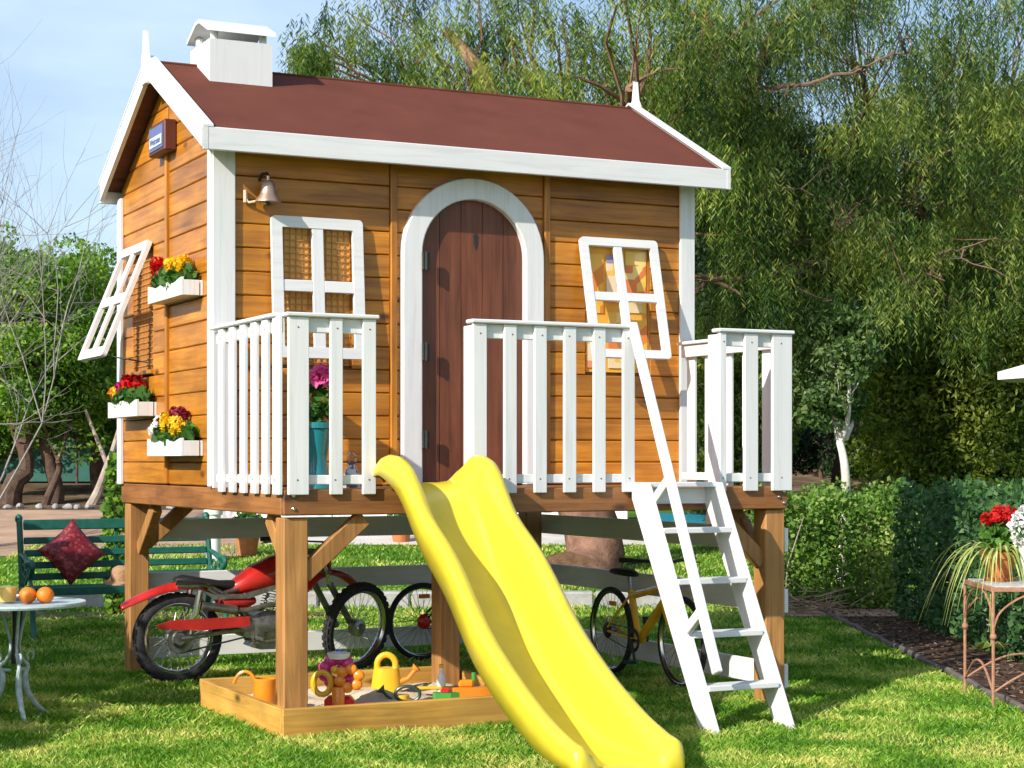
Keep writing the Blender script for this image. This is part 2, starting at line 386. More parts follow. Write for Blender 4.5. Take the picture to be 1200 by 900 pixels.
for (za, zb) in rows:
    if za > 3.68: break
    zb = min(zb, 3.70)
    def seg(u0, u1):
        wall_board_poly([(u0, za+GAP/2), (u1, za+GAP/2), (u1, zb-GAP/2), (u0, zb-GAP/2)], 'y', W_X, (S_, 1))
    zm = (za+zb)/2
    if 2.22 < zm < 3.14: seg(.10, .44); seg(.95, 1.222)
    else: seg(.10, 1.222)
    if 2.22 < zm < 3.14: seg(2.43, 2.72); seg(3.25, 3.52)
    else: seg(2.43, 3.52)
    if zm < 3.0: h = .45
    else:
        inn = sqrt(max(0, .39**2-max(0, za-ZS)**2)) if za-ZS < .39 else 0
        outr = sqrt(max(0, .535**2-(zb-ZS)**2)) if zb-ZS < .535 else 0
        h = (inn+outr)/2 if inn > 0 else 0
    if h > 0.01: seg(1.27, CX-h); seg(CX+h, 2.383)
    else: seg(1.27, 2.383)
for xb in (1.246, 2.407): board('batten', (xb, S_-.006, 2.56), (.046, .034, 2.24), W_Z, house, .005)
def zt_clip(poly): return clip(clip(poly, -RS, 1, RZ0-RS*RY-.085), RS, 1, RZ0+RS*RY-.085)
for (za, zb) in rows:
    if za > 4.28: break
    for (u0, u1) in ((S_+.03, 2.408), (2.452, D_P-.02)):
        subs = [(u0, u1)]
        zm = (za+zb)/2
        if u0 > 2.4 and 2.22 < zm < 3.14: subs = [(2.452, 2.83), (3.40, D_P-.02)]
        for (a_, b_) in subs:
            pl = zt_clip([(a_, za+GAP/2), (b_, za+GAP/2), (b_, zb-GAP/2), (a_, zb-GAP/2)])
            if len(pl) > 2: wall_board_poly(pl, 'x', W_Y, (0, 1))
    pl = zt_clip([(S_+.03, za+GAP/2), (D_P-.02, za+GAP/2), (D_P-.02, zb-GAP/2), (S_+.03, zb-GAP/2)])
    if len(pl) > 2: wall_board_poly(pl, 'x', W_Y, (HW, -1))
    if za < 3.6: wall_board_poly([(.02, za), (HW-.02, za), (HW-.02, min(zb, 3.62)-GAP), (.02, min(zb, 3.62)-GAP)], 'y', W_X, (D_P, -1))
board('batten', (-.006, 2.43, 2.63), (.034, .042, 2.38), W_Z, house, .004)
# inner lining panels with window openings (keeps daylight out of the joints)
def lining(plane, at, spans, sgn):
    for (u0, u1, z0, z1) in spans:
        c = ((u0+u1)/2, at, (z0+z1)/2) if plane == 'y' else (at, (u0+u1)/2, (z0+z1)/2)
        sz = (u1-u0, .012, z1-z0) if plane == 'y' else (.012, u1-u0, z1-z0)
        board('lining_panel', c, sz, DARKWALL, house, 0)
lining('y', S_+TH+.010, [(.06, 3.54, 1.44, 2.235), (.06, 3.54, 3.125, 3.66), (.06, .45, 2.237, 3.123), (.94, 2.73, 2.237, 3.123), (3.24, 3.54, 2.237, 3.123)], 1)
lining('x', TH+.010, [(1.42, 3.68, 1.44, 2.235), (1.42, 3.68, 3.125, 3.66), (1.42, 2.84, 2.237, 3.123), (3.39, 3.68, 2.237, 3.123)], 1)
# corner trims
board('corner_trim', (.062, S_-.014, 2.55), (.150, .026, 2.26), WH_Z, house, .004)
board('corner_trim', (-.014, S_+.031, 2.56), (.026, .058, 2.26), WH_Z, house, .004)
board('corner_trim', (3.552, S_-.014, 2.55), (.122, .026, 2.26), WH_Z, house, .004)
board('corner_trim', (HW+.014, S_+.045, 2.55), (.026, .09, 2.26), WH_Z, house, .004)
board('corner_trim', (-.014, 3.71, 2.50), (.026, .11, 2.16), WH_Z, house, .004)
# door frame
def archpoly(ro, ri, zb, n=28):
    p = [(-ro, zb)]+[(-ro*cos(pi*i/n), ZS+ro*sin(pi*i/n)) for i in range(n+1)]+[(ro, zb), (ri, zb)]
    p += [(ri*cos(pi*i/n), ZS+ri*sin(pi*i/n)) for i in range(n+1)]+[(-ri, zb)]
    return p
def ringprism(ro, ri, zb, y0, y1, n=28):
    o_ = [(-ro, zb)]+[(-ro*cos(pi*i/n), ZS+ro*sin(pi*i/n)) for i in range(n+1)]+[(ro, zb)]
    i_ = [(-ri, zb)]+[(-ri*cos(pi*i/n), ZS+ri*sin(pi*i/n)) for i in range(n+1)]+[(ri, zb)]
    m = len(o_); c = .008
    def sh(l, e): return [(x-e*(1 if x > 0 else -1)*(abs(x)/(ro)), z) for x, z in l]
    vs = [(x, y1, z) for x, z in o_]+[(x, y0+c, z) for x, z in o_]+[(x*(1-c/ro), y0, z-(c if z > ZS else 0)*.7) for x, z in o_]
    vs += [(x*(1+c/ri), y0, z+(c if z > ZS else 0)*.7) for x, z in i_]+[(x, y0+c, z) for x, z in i_]+[(x, y1, z) for x, z in i_]
    fs = []
    for k in range(5):
        for i in range(m-1): fs.append((k*m+i, k*m+i+1, (k+1)*m+i+1, (k+1)*m+i))
    return MB().add(vs, fs)
ringprism(.535, .39, 1.435, -.052, .02).build('door_frame', WH_Z, house, (CX, S_, 0))
door = thing('door', None, None); door.parent = house; del_keys = None
door.location = (CX, S_+.005, 0)
npl = 5; pw = .80/npl
for i in range(npl):
    x0, x1 = -.40+pw*i, -.40+pw*(i+1)
    ztop = lambda x: ZS+sqrt(max(0, .405**2-x*x)) if abs(x) < .405 else ZS
    n = 6
    top = [(x1-(x1-x0)*k/n) for k in range(n+1)]
    poly = [(x0+.0025, 1.437), (x1-.0025, 1.437)]+[(min(max(x, x0+.0025), x1-.0025), ztop(x)) for x in top]
    m_ = MB(); cxp = (x0+x1)/2
    m_.prism([(p[0]-cxp, p[1]) for p in poly], .03, Matrix.Rotation(pi/2, 4, 'X'))
    m_.build('plank', DOOR, door, (cxp, .03, 0))
# little keyhole-shaped cutout plate and hinges
hm = MB().box((0, 0, 0), (.055, .016, .12), .004).box((.0, -.012, 0), (.016, .016, .13), .003).mesh('hinge')
for z in (2.947, 2.333, 1.74): link('hinge', hm, IRON, door, (-.372, -.066, z))
MB().prism([(-.016, 0), (0, -.05), (.016, 0), (.01, .02), (.018, .04), (0, .07), (-.018, .04), (-.01, .02)], .003, Matrix.Rotation(pi/2, 4, 'X')).build('peephole', IRON, door, (.03, -.001, 3.10))

# ---- windows
def sash(root, w_, h_, bw, mull, transom_z, th=.032):
    """white two-by-two sash hanging from its top edge (local origin top left, x along, z down)"""
    def rounded(x0, x1, z0, z1, r=.03):
        p = []
        for (cx_, cz_, a0) in ((x1-r, z1-r, 0), (x0+r, z1-r, pi/2), (x0+r, z0+r, pi), (x1-r, z0+r, 1.5*pi)):
            for k in range(5): a = a0+pi/2*k/4; p.append((cx_+r*cos(a), cz_+r*sin(a)))
        return p
    o_ = rounded(0, w_, -h_, 0, .028); i_ = rounded(bw, w_-bw, -h_+bw, -bw, .008); m = len(o_)
    vs = [(x, 0, z) for x, z in o_]+[(x, -th, z) for x, z in o_]+[(x, -th, z) for x, z in i_]+[(x, 0, z) for x, z in i_]
    fs = [(k*m+i, k*m+(i+1) % m, ((k+1) % 4)*m+(i+1) % m, ((k+1) % 4)*m+i) for k in range(4) for i in range(m)]
    MB().add(vs, fs).build('sash_frame', WH_X, root)
    MB().box((mull, -th/2+.001, -h_/2), (bw*1.1, th-.006, h_-2*bw+.004), .003).build('mullion', WH_Z, root)
    for (xa, xb) in ((bw, mull-bw*.55), (mull+bw*.55, w_-bw)):
        MB().box(((xa+xb)/2, -th/2+.001, -transom_z), (xb-xa+.002, th-.007, bw*1.05), .003).build('transom', WH_X, root)
TAN = plain('tan_blind', (.70, .37, .10), rough=.9, var=.12, scale=18, bump=.3, bscale=120)
MESHM = plain('mesh_wire', (.42, .19, .045), rough=.6, var=.15)
def screen(root, w_, h_, loc, along='x'):
    g = MB(); st = .042
    k = 0
    while k*st < w_: g.box((k*st, 0, -h_/2), (.007, .006, h_), 0); k += 1
    k = 0
    while k*st < h_: g.box((w_/2, -.004, -k*st), (w_, .006, .007), 0); k += 1
    g.build('mesh_screen', MESHM, root, loc)
    MB().box((w_/2, .008, -h_/2), (w_, .006, h_), 0).build('blind', TAN, root, loc)
def window(loc, rz): 
    o = bpy.data.objects.new('window', None); COL.objects.link(o); o.parent = house; o.location = loc; o.rotation_euler = (0, 0, rz); return o
def sashroot(parent, tilt, loc=(0, 0, 0)):
    return parent
# left front window: nearly closed
wl = window((.375, S_-.008, 3.195), 0)
wl.rotation_euler = (radians(-4.0), 0, 0)
sash(wl, .636, .93, .072, .318, .455)
for k in range(1):
    ws = window((.435, S_+.012, 3.13), 0); screen(ws, .52, .90, (0, 0, 0))
# right front window: propped open, pictures inside
wr = window((2.655, S_-.008, 3.175), 0); wr.rotation_euler = (radians(-13.5), 0, 0)
sash(wr, .63, .885, .06, .30, .435)
# side window: propped wide open
wsd = window((-.008, 3.56, 3.165), -pi/2); wsd.rotation_euler = (0, 0, 0)
wsd.rotation_euler = Euler((radians(-22), 0, -pi/2), 'XYZ')
sash(wsd, .76, .90, .075, .38, .44)
ws2 = window((.012, 3.40, 3.13), -pi/2); screen(ws2, .56, .90, (0, 0, 0))
MB().tube([(-.30, 3.1, 2.36), (-.02, 2.86, 2.30)], .006, 6).build('window_stay', IRON, house)
MB().box((0, 0, 0), (.03, .60, .03), .004).build('window_sill', W_Y, house, (-.012, 3.115, 2.235))
# door-size frame trims round the openings
for (u0, u1) in ((.44, .95), (2.72, 3.25)):
    for xx in (u0+.008, u1-.008): board('reveal', (xx, S_+.020, 2.68), (.016, .030, .89), W_Z, house, .002)
# pictures inside the right window
def stripes(name, cols, scale, axis='Z'):
    m, t, b = newmat(name); tcn = nd(t, 'ShaderNodeTexCoord')
    mpn = nd(t, 'ShaderNodeMapping'); mpn.inputs['Scale'].default_value = (scale*.8, scale*.8, scale); t.links.new(tcn.outputs['Object'], mpn.inputs[0])
    vo = nd(t, 'ShaderNodeTexVoronoi', Scale=1.0, distance='CHEBYCHEV'); t.links.new(mpn.outputs[0], vo.inputs['Vector'])
    sp = nd(t, 'ShaderNodeSeparateColor'); t.links.new(vo.outputs['Color'], sp.inputs[0])
    r = ramp(t, [(i/len(cols), c) for i, c in enumerate(cols)]); r.color_ramp.interpolation = 'CONSTANT'
    t.links.new(sp.outputs[0], r.inputs[0]); t.links.new(r.outputs[0], b.inputs['Base Color']); b.inputs['Roughness'].default_value = .5
    return m
PIC1 = stripes('picture_orange', [(.76, .34, .03), (.80, .44, .06), (.72, .22, .03), (.80, .50, .10)], 6)
PIC2 = stripes('picture_yellow', [(.82, .56, .10), (.82, .62, .22), (.78, .50, .10), (.70, .20, .05), (.80, .64, .40)], 14)
PIC3 = stripes('picture_mixed', [(.80, .58, .22), (.80, .50, .12), (.30, .28, .48), (.80, .66, .45), (.74, .30, .16)], 16)
ORNG = plain('orange_board', (.80, .40, .05), rough=.6, var=.06)
pics = thing('picture_board', 'orange board of bright pictures inside the propped-open window', 'picture board', (2.985, S_+.010, 2.24))
MB().box((0, .012, .45), (.56, .012, .92), 0).build('backing', ORNG, pics)
for (x, z, w_, h_, m_) in ((-.19, .62, .15, .42, PIC1), (-.02, .66, .14, .34, PIC3), (.15, .64, .17, .44, PIC2), (-.18, .17, .14, .30, PIC3), (.0, .22, .15, .40, PIC2), (.17, .2, .15, .36, PIC1)):
    MB().box((0, 0, 0), (w_, .004, h_), 0).build('picture', m_, pics, (x, 0, z))

# ---- roof
roof = bpy.data.objects.new('roof', None); COL.objects.link(roof); roof.parent = house
def slab(y0, y1, name, mat, off0, off1, x0=EX0+.02, x1=EX1-.02, ny=2, nx=2):
    vs = []
    nrm = Vector((0, RS, 1)).normalized() if y0 < RY-.01 else Vector((0, -RS, 1)).normalized()
    if y0 < RY-.01: nrm = Vector((0, -RS, 1)).normalized()
    else: nrm = Vector((0, RS, 1)).normalized()
    m_ = MB(); P = []
    for off in (off0, off1):
        for y_ in (y0, y1):
            for x_ in (x0, x1): P.append((x_, y_, zr(y_)+off))
    m_.add(P, [(0,2,3,1),(4,5,7,6),(0,1,5,4),(2,6,7,3),(0,4,6,2),(1,3,7,5)])
    return m_.build(name, mat, roof)
slab(EY0+.012, RY, 'roof_sheet', ROOF, -.018, 0.0); slab(RY, EY1-.012, 'roof_sheet', ROOF, -.018, 0.0)
slab(EY0+.03, RY, 'soffit', SOFF, -.052, -.0205, EX0+.03, EX1-.03); slab(RY, EY1-.03, 'soffit', SOFF, -.052, -.0205, EX0+.03, EX1-.03)
board('fascia', ((EX0+EX1)/2, EY0-.004, zr(EY0)-.052), (EX1-EX0+.03, .028, .145), WH_X, roof, .005)
board('fascia', ((EX0+EX1)/2, EY1+.004, zr(EY1)-.052), (EX1-EX0+.03, .028, .145), WH_X, roof, .005)
MB().tube([(EX0+.03, RY, RZ0+.002), (EX1-.03, RY, RZ0+.002)], .012, 8).build('ridge_roll', ROOF, roof)
for xg, sg in ((EX0, 1), (EX1, -1)):
    for (ya, yb) in ((EY0-.02, RY-.001), (RY+.001, EY1+.02)):
        tw = .030; hgt = .125; lift = .028
        poly = [(ya, zr(ya)+lift), (yb, zr(yb)+lift), (yb, zr(yb)+lift-hgt*1.12), (ya, zr(ya)+lift-hgt*1.12)]
        m_ = MB(); x0, x1 = xg-tw/2, xg+tw/2
        vs = [(x0, *p) for p in poly]+[(x1, *p) for p in poly]
        m_.add(vs, [(0,1,2,3),(7,6,5,4),(0,4,5,1),(2,6,7,3),(0,3,7,4),(1,5,6,2)])
        o = m_.build('bargeboard', WH_Y, roof)
        # white verge cap lying over the roof edge
        m2 = MB(); nrm_off = .034
        xa, xb = (xg-tw/2-.004, xg+.05) if sg > 0 else (xg-.05, xg+tw/2+.004)
        P = [(xa, ya, zr(ya)+.03), (xb, ya, zr(ya)+.03), (xb, yb, zr(yb)+.03), (xa, yb, zr(yb)+.03), (xa, ya, zr(ya)+.045), (xb, ya, zr(ya)+.045), (xb, yb, zr(yb)+.045), (xa, yb, zr(yb)+.045)]
        m2.add(P, [(3,2,1,0),(4,5,6,7),(0,1,5,4),(2,3,7,6),(1,2,6,5),(3,0,4,7)]); m2.build('verge_cap', WH_Y, roof)
    fp = [(-.055, -.16), (.055, -.16), (.06, .02), (.028, .07), (.006, .215), (-.006, .215), (-.028, .07), (-.06, .02)]
    m_ = MB().prism(fp, .036, Matrix(((0,0,1,0),(1,0,0,0),(0,1,0,0),(0,0,0,1))))
    m_.build('finial', WH_Z, roof, (xg-.018+(-.018 if sg > 0 else .018), RY, RZ0+.0))
# ---- chimney
chim = bpy.data.objects.new('chimney', None); COL.objects.link(chim); chim.parent = house
chx, chy = .44, 2.39
m_ = MB(); hx, hy = .225, .235; zt = 4.505
def cb(y_): return zr(y_)-.01
P = []
ys = [chy-hy, RY, chy+hy]
bot = [(chx-hx, y_, cb(y_)) for y_ in ys]+[(chx+hx, y_, cb(y_)) for y_ in ys]
top = [(chx-hx, y_, zt) for y_ in ys]+[(chx+hx, y_, zt) for y_ in ys]
m_.add(bot+top, [(0,6,7,1),(1,7,8,2),(3,4,10,9),(4,5,11,10),(0,3,9,6),(2,8,11,5),(6,9,10,7),(7,10,11,8)])
m_.build('body', WH_Z, chim)
for sx in (-1, 1):
    for sy in (-1, 1): MB().lathe([(.028, 0), (.028, .09)], 10).build('cap_post', WH_Z, chim, (chx+sx*(hx-.05), chy+sy*(hy-.06), zt-.01))
m_ = MB(); pr = [(-.265, .035), (-.25, .065), (-.05, .155), (.05, .155), (.25, .065), (.265, .035), (.245, .04), (.04, .13), (-.04, .13), (-.245, .04)]
m_.prism(pr, .49, Matrix(((0,0,1,0),(1,0,0,0),(0,1,0,0),(0,0,0,1)))); m_.build('cap', WH_X, chim, (chx-.245, chy, zt+.012))

# ---- railings
SCREW = MB().lathe([(.0055, 0), (.0055, .002), (.001, .003)], 8).mesh('screw'); SCRM = plain('screw_steel', (.22, .22, .23), rough=.5, metal=.6)
def railing(pts_slats, axis, fixed, u0, u1, inward, cap0=None, cap1=None, outside=0):
    """slats: list of (u, width); axis 'x' runs along x at y=fixed"""
    r = bpy.data.objects.new('railing', None); COL.objects.link(r); r.parent = house
    def B(name, u, wu, z, h, dep, th, mat, ch=.004):
        if axis == 'x': board(name, (u, fixed+inward*dep, z), (wu, th, h), mat, r, ch)
        else: board(name, (fixed+inward*dep, u, z), (th, wu, h), mat, r, ch)
    for (u, wu) in pts_slats: B('slat', u, wu, 1.915, 1.03, .0135, .025, WH_Z)
    mt = WH_X if axis == 'x' else WH_Y
    for (u, wu) in pts_slats:
        for z in (2.37, 1.487):
            q = u+random.uniform(-.012, .012)
            if axis == 'x': link('screw', SCREW, SCRM, r, (q, fixed+inward*.0012, z), (pi/2, 0, 0))
            elif inward > 0: link('screw', SCREW, SCRM, r, (fixed+inward*.0012, q, z), (0, -pi/2, 0))
    B('rail', (u0+u1)/2, u1-u0-.02, 2.385, .085, .0445, .034, mt)
    B('rail', (u0+u1)/2, u1-u0-.02, 1.487, .055, .0445, .034, mt)
    B('cap', (u0+u1)/2, (u1-u0)+.03, 2.4435, .024, .035, .10, mt, .006)
    return r
railing([(.083, .126), (.316, .078), (.522, .083)], 'x', -.030, .02, .565, 1)
rl = railing([(1.13-.005, .10), (.90, .10), (.682, .10), (.468, .10), (.262, .10), (.055, .115)], 'y', -.032, .075, 1.30, 1)
rm = railing([(1.240, .092), (1.446, .085), (1.653, .085), (1.859, .085), (2.068, .085), (2.278, .085)], 'x', -.030, 1.196, 2.325, 1)
board('rail_post', (1.212, .06, 1.93), (.036, .11, .98), WH_Z, rm, .004)
rr_ = railing([(2.98, .05), (3.198, .105), (3.44, .155)], 'x', -.030, 2.955, 3.515, 1)
board('rail_post', (2.985, .06, 1.93), (.05, .14, .98), WH_Z, rr_, .004)
railing([(1.22, .10), (.98, .10), (.74, .10), (.50, .10), (.26, .10)], 'y', 3.53, .08, 1.30, -1)

# ---------------------------------------------------------------- slide
def catmull(P, n):
    out_ = []
    P = [P[0]]+list(P)+[P[-1]]
    for i in range(1, len(P)-2):
        for k in range(n):
            t = k/n; a, b, c, d = P[i-1], P[i], P[i+1], P[i+2]
            out_.append(tuple(.5*((2*b[j])+(-a[j]+c[j])*t+(2*a[j]-5*b[j]+4*c[j]-d[j])*t*t+(-a[j]+3*b[j]-3*c[j]+d[j])*t**3) for j in range(len(b))))
    out_.append(tuple(P[-2])); return out_
# stations: y, bed z, rim height, skirt drop
RIM = [(.10, 1.50, .05, .03, .02), (-.02, 1.575, .12, .07, .032), (-.15, 1.622, .20, .12, .028), (-.36, 1.555, .29, .17, .012), (-.62, 1.30, .34, .20, 0), (-.97, 1.075, .385, .22, 0), (-1.36, .735, .345, .21, .006), (-1.74, .500, .30, .20, 0), (-2.06, .345, .22, .17, 0), (-2.30, .262, .14, .13, 0), (-2.40, .24, .115, .12, 0)]
ST = [(a, b-c, c, d, e) for a, b, c, d, e in RIM]
ST = catmull(ST, 6)
mS = MB(); rows_ = []
xc = .895; hw = .258
for (y_, zb, rh, sk, fl) in ST:
    prof = []
    rim = zb+rh
    half = [(hw+.038+fl*1.4, rim-sk), (hw+.040+fl*1.3, rim-.05), (hw+.034+fl, rim-.014), (hw+.014+fl*.6, rim), (hw-.010+fl*.2, rim-.006), (hw-.028, rim-.035), (hw-.048, zb+rh*.62), (hw-.068, zb+rh*.30), (hw-.09, zb+rh*.10), (hw-.125, zb+.006), (hw-.17, zb), (0, zb)]
    prof = [(-x, z) for x, z in half]+[(x, z) for x, z in half[::-1][1:]]
    rows_.append([(xc+x, y_, z) for x, z in prof])
last = rows_[-1]
for dy, dz, k in ((.022, .004, .99), (.040, .022, .975), (.050, .06, .965), (.052, .11, .96), (.048, .30, .955)):
    rows_.append([(xc+(p[0]-xc)*k, p[1]-dy, max(.012, p[2]-dz)) for p in last])
n_ = len(rows_[0])
vs = [p for r in rows_ for p in r]
fs = [(j*n_+i, j*n_+i+1, (j+1)*n_+i+1, (j+1)*n_+i) for j in range(len(rows_)-1) for i in range(n_-1)]
slide = thing('slide', 'glossy yellow plastic slide running from the porch down to the lawn', 'slide', (0, 0, 0))
so_ = MB().add(vs, fs).build('chute', YEL, slide, sharp=80)
md = so_.modifiers.new('thick', 'SOLIDIFY'); md.thickness = .012; md.offset = -1
board('mounting_flange', (xc, .115, 1.452), (.44, .06, .012), YEL, slide, .003)

# ---------------------------------------------------------------- ladder
lad = thing('ladder', 'white wooden ladder leaning from the porch edge with one handrail', 'ladder', (2.3, -.9, 0))
def L(p): return (p[0]-2.3, p[1]+.9, p[2])
for x in (2.315, 2.845):
    a, b = Vector((x, -.09, 1.43)), Vector((x, -.93, 0.0))
    MB().prism([(-.20+.0, 1.462), (-.03, 1.462), (-.03, 1.36), (-.86+.03, .0), (-1.0, .0)], .036, Matrix(((0,0,1,0),(1,0,0,0),(0,1,0,0),(0,0,0,1)))).build('stringer', WH_Z, lad, L((x-.018, 0, 0)))
for z in (1.165, .86, .55, .25):
    yy = -.115-.83*(1.462-z)/1.462
    board('rung', L((2.58, yy-.005, z)), (.494, .145, .034), WH_X, lad, .004)
board('step', L((2.58, -.105, 1.447)), (.494, .15, .03), WH_X, lad, .004)
board('riser', L((2.58, -.050, 1.375)), (.494, .024, .10), WH_X, lad, .004)
MB().bar(L((2.30, -.03, 2.46)), L((2.30, -1.02, .36)), .045, .062, .006).build('handrail', WH_Z, lad)
for t_ in (.46, .83):
    p = Vector(L((2.30, -.03, 2.46))).lerp(Vector(L((2.30, -1.02, .36))), t_)
    MB().bar(p+Vector((0, .02, -.02)), p+Vector((.0, .16, -.13)), .04, .06, .004).build('bracket', WH_Z, lad)

# ---------------------------------------------------------------- sandbox and toys
SX0, SX1, SY0, SY1, SHT = -.03, 1.76, -.05, 1.56, .175
sbx = thing('sandbox', 'low honey timber sandbox half full of pale sand under the porch', 'sandbox', (SX0, SY0, 0))
def sb(n, c, sz, m): board(n, (c[0]-SX0, c[1]-SY0, c[2]), sz, m, sbx, .006)
sb('side_board', ((SX0+SX1)/2, SY0, SHT/2-.01), (SX1-SX0, .045, SHT+.02), S_X)
sb('side_board', ((SX0+SX1)/2, SY1, SHT/2-.01), (SX1-SX0, .045, SHT+.02), S_X)
sb('side_board', (SX0+.0225, (SY0+SY1)/2, SHT/2-.012), (.045, SY1-SY0-.048, SHT+.016), S_Y)
sb('side_board', (SX1-.0225, (SY0+SY1)/2, SHT/2-.012), (.045, SY1-SY0-.048, SHT+.016), S_Y)
vs = []; fs = []; N = 44
for j in range(N+1):
    for i in range(N+1):
        x = SX0+.045+(SX1-SX0-.09)*i/N; yv = SY0+.023+(SY1-SY0-.046)*j/N
        h = .075+.03*sin(x*5+1)*cos(yv*6)+.02*sin(x*13+yv*7)+.06*math.exp(-((x-.75)**2+(yv-.45)**2)/.08)+random.uniform(-.006, .006)
        e = min(i, N-i, j, N-j)/4; h = .06+(h-.06)*min(1, e)
        vs.append((x-SX0, yv-SY0, h))
fs = [(j*(N+1)+i, j*(N+1)+i+1, (j+1)*(N+1)+i+1, (j+1)*(N+1)+i) for j in range(N) for i in range(N)]
MB().add(vs, fs).build('sand', SAND, sbx)
def plast(name, c): return plain(name, c, rough=.3, var=.05, coat=.2)
ORG = plast('orange_plastic', (.75, .24, .015)); YOR = plast('amber_plastic', (.80, .45, .02)); DGR = plast('dark_green_plastic', (.02, .05, .035))
REDT = plast('red_plastic', (.62, .02, .02)); PINK = plast('pink_plastic', (.60, .03, .22)); WHT = plast('white_plastic', (.8, .8, .8)); GRN = plast('green_plastic', (.05, .3, .05)); BLU = plast('blue_plastic', (.05, .12, .5))
# orange round-handled can
c1 = thing('watering_can', 'orange toy watering can with round loop handle by the front post', 'watering can', (.12, .68, .09), radians(-30))
MB().lathe([(.075, 0), (.078, .02), (.07, .17), (.066, .175), (.06, .172), (.06, .05), (.001, .05)], 24).build('body', ORG, c1)
MB().tube([(-.05+.0-.085*(1-cos(a))*.9, 0, .09+.10*sin(a)*1.25) for a in np.linspace(-.6, pi*.86, 18)], .011, 8).build('handle', ORG, c1)
MB().tube([(.065, 0, .05), (.12, 0, .10), (.16, 0, .16)], [.018, .014, .012], 10).build('spout', ORG, c1)
# amber can with big grip
c2 = thing('watering_can', 'amber toy watering can with wide grip handle lying in the sand', 'watering can', (1.05, 1.0, .09), radians(-26))
MB().lathe([(.085, 0), (.088, .03), (.072, .16), (.001, .17)], 24, Matrix.Diagonal((1.15, .75, 1, 1))).build('body', YOR, c2)
MB().tube([(.0+.06*cos(a), 0, .18+.065*sin(a)) for a in np.linspace(0, 2*pi, 22)[:-1]], .021, 10, closed=True).build('handle', YOR, c2)
MB().tube([(.06, 0, .06), (.14, 0, .09), (.19, 0, .15)], [.025, .016, .014], 10).tube([(.18, 0, .145), (.20, 0, .165)], [.02, .034], 12).build('spout', ORG, c2)
# dark green small can
c3 = thing('watering_can', 'small dark green toy watering can tipped over in the sand', 'watering can', (.86, .30, .12), radians(-26))
MB().tube([(.04+.075*cos(a), 0, .05+.048*sin(a)) for a in np.linspace(0, 2*pi, 24)[:-1]], .011, 8, closed=True).build('handle', DGR, c3)
MB().lathe([(.05, -.05), (.052, .0), (.048, .04), (.001, .045)], 18, Matrix.Translation((.0, .05, 0))).build('body', YOR, c3)
MB().tube([(-.04, 0, -.0), (-.09, 0, .04), (-.115, 0, .07)], [.01, .009, .009], 8).tube([(-.11, 0, .065), (-.13, 0, .085)], [.012, .036], 14).build('spout', DGR, c3)
# sand mill
c4 = thing('sand_mill', 'red sand mill toy with pink and orange paddle wheels', 'toy', (.45, .28, .09), radians(-26)); c4.scale = (1.18, 1.18, 1.12)
MB().box((0, 0, .04), (.15, .10, .09), .02).build('base', REDT, c4)
MB().lathe([(.030, 0), (.034, .13), (.03, .14), (.001, .14)], 16).build('tower', ORG, c4, (.0, -.062, 0))
MB().lathe([(.001, 0), (.05, .004), (.085, .03), (.08, .05), (.001, .06)], 20).build('dome', REDT, c4, (.11, .02, -.01))
wh = MB()
for k in range(9):
    a = 2*pi*k/9; wh.ball((.065*cos(a), 0, .065*sin(a)), .036, 10, 7, (1, .8, 1))
wh.build('paddle_wheel', PINK, c4, (-.01, .0, .215)); 
wh2 = MB()
for k in range(6):
    a = 2*pi*k/6+.3; wh2.ball((.05*cos(a), 0, .05*sin(a)), .03, 10, 7, (1, .6, 1))
wh2.build('paddle_wheel', ORG, c4, (.055, -.055, .185))
MB().tube([(-.085+.045*cos(a), -.03, .155+.06*sin(a)) for a in np.linspace(0, 2*pi, 18)[:-1]], .016, 8, closed=True).build('ring_handle', YOR, c4)
MB().ball((0, 0, 0), .022, 10, 7).build('hub', YOR, c4, (-.02, -.04, .23)); MB().lathe([(.05, 0), (.06, .03), (.02, .04), (.001, .04)], 14).build('hopper', WHT, c4, (-.005, 0, .285)); MB().lathe([(.02, 0), (.02, .012), (.001, .012)], 12).build('hopper_cap', BLU, c4, (0, 0, .322))
# boats, rake, small bits
c5 = thing('toy_boat', 'orange toy boat half sunk in the sand beside the slide', 'toy', (1.42, .52, .10), radians(-20))
hull = [(-.13, 0), (-.10, -.05), (.06, -.05), (.15, 0), (.06, .05), (-.10, .05)]
MB().prism(hull, .06).build('hull', ORG, c5); MB().box((-.02, 0, .08), (.10, .06, .05), .015).build('cabin', ORG, c5); MB().lathe([(.014, 0), (.014, .05), (.001, .052)], 10).build('funnel', GRN, c5, (.03, 0, .1))
c6 = thing('toy_rake', 'amber toy rake lying flat across the sand', 'toy', (1.22, .86, .115), radians(-22))
MB().bar((-.02, 0, .01), (.27, 0, .01), .04, .02, .006).build('handle', YOR, c6); hd = MB().bar((.27, -.07, .012), (.27, .07, .012), .02, .02, .004)
for k in range(5): hd.bar((.275, -.06+.03*k, .012), (.275, -.06+.03*k, -.03), .012, .012, .002, up=(1, 0, 0))
hd.build('head', YOR, c6)
c7 = thing('toy_bottle', 'white toy bottle standing upright in the sand at the post', 'toy', (1.36, .82, .09))
MB().lathe([(.028, 0), (.03, .02), (.028, .10), (.012, .13), (.012, .165), (.001, .166)], 14).build('body', WHT, c7); MB().lathe([(.015, 0), (.015, .02), (.001, .021)], 10).build('cap', YOR, c7, (0, 0, .165))
c8 = thing('toy_boat', 'flat green toy boat next to the orange one', 'toy', (1.20, .40, .10), radians(-26))
MB().prism([(p[0]*.6, p[1]*.8) for p in hull], .05).build('hull', GRN, c8); MB().box((0, 0, .06), (.06, .04, .03), .01).build('cabin', REDT, c8)

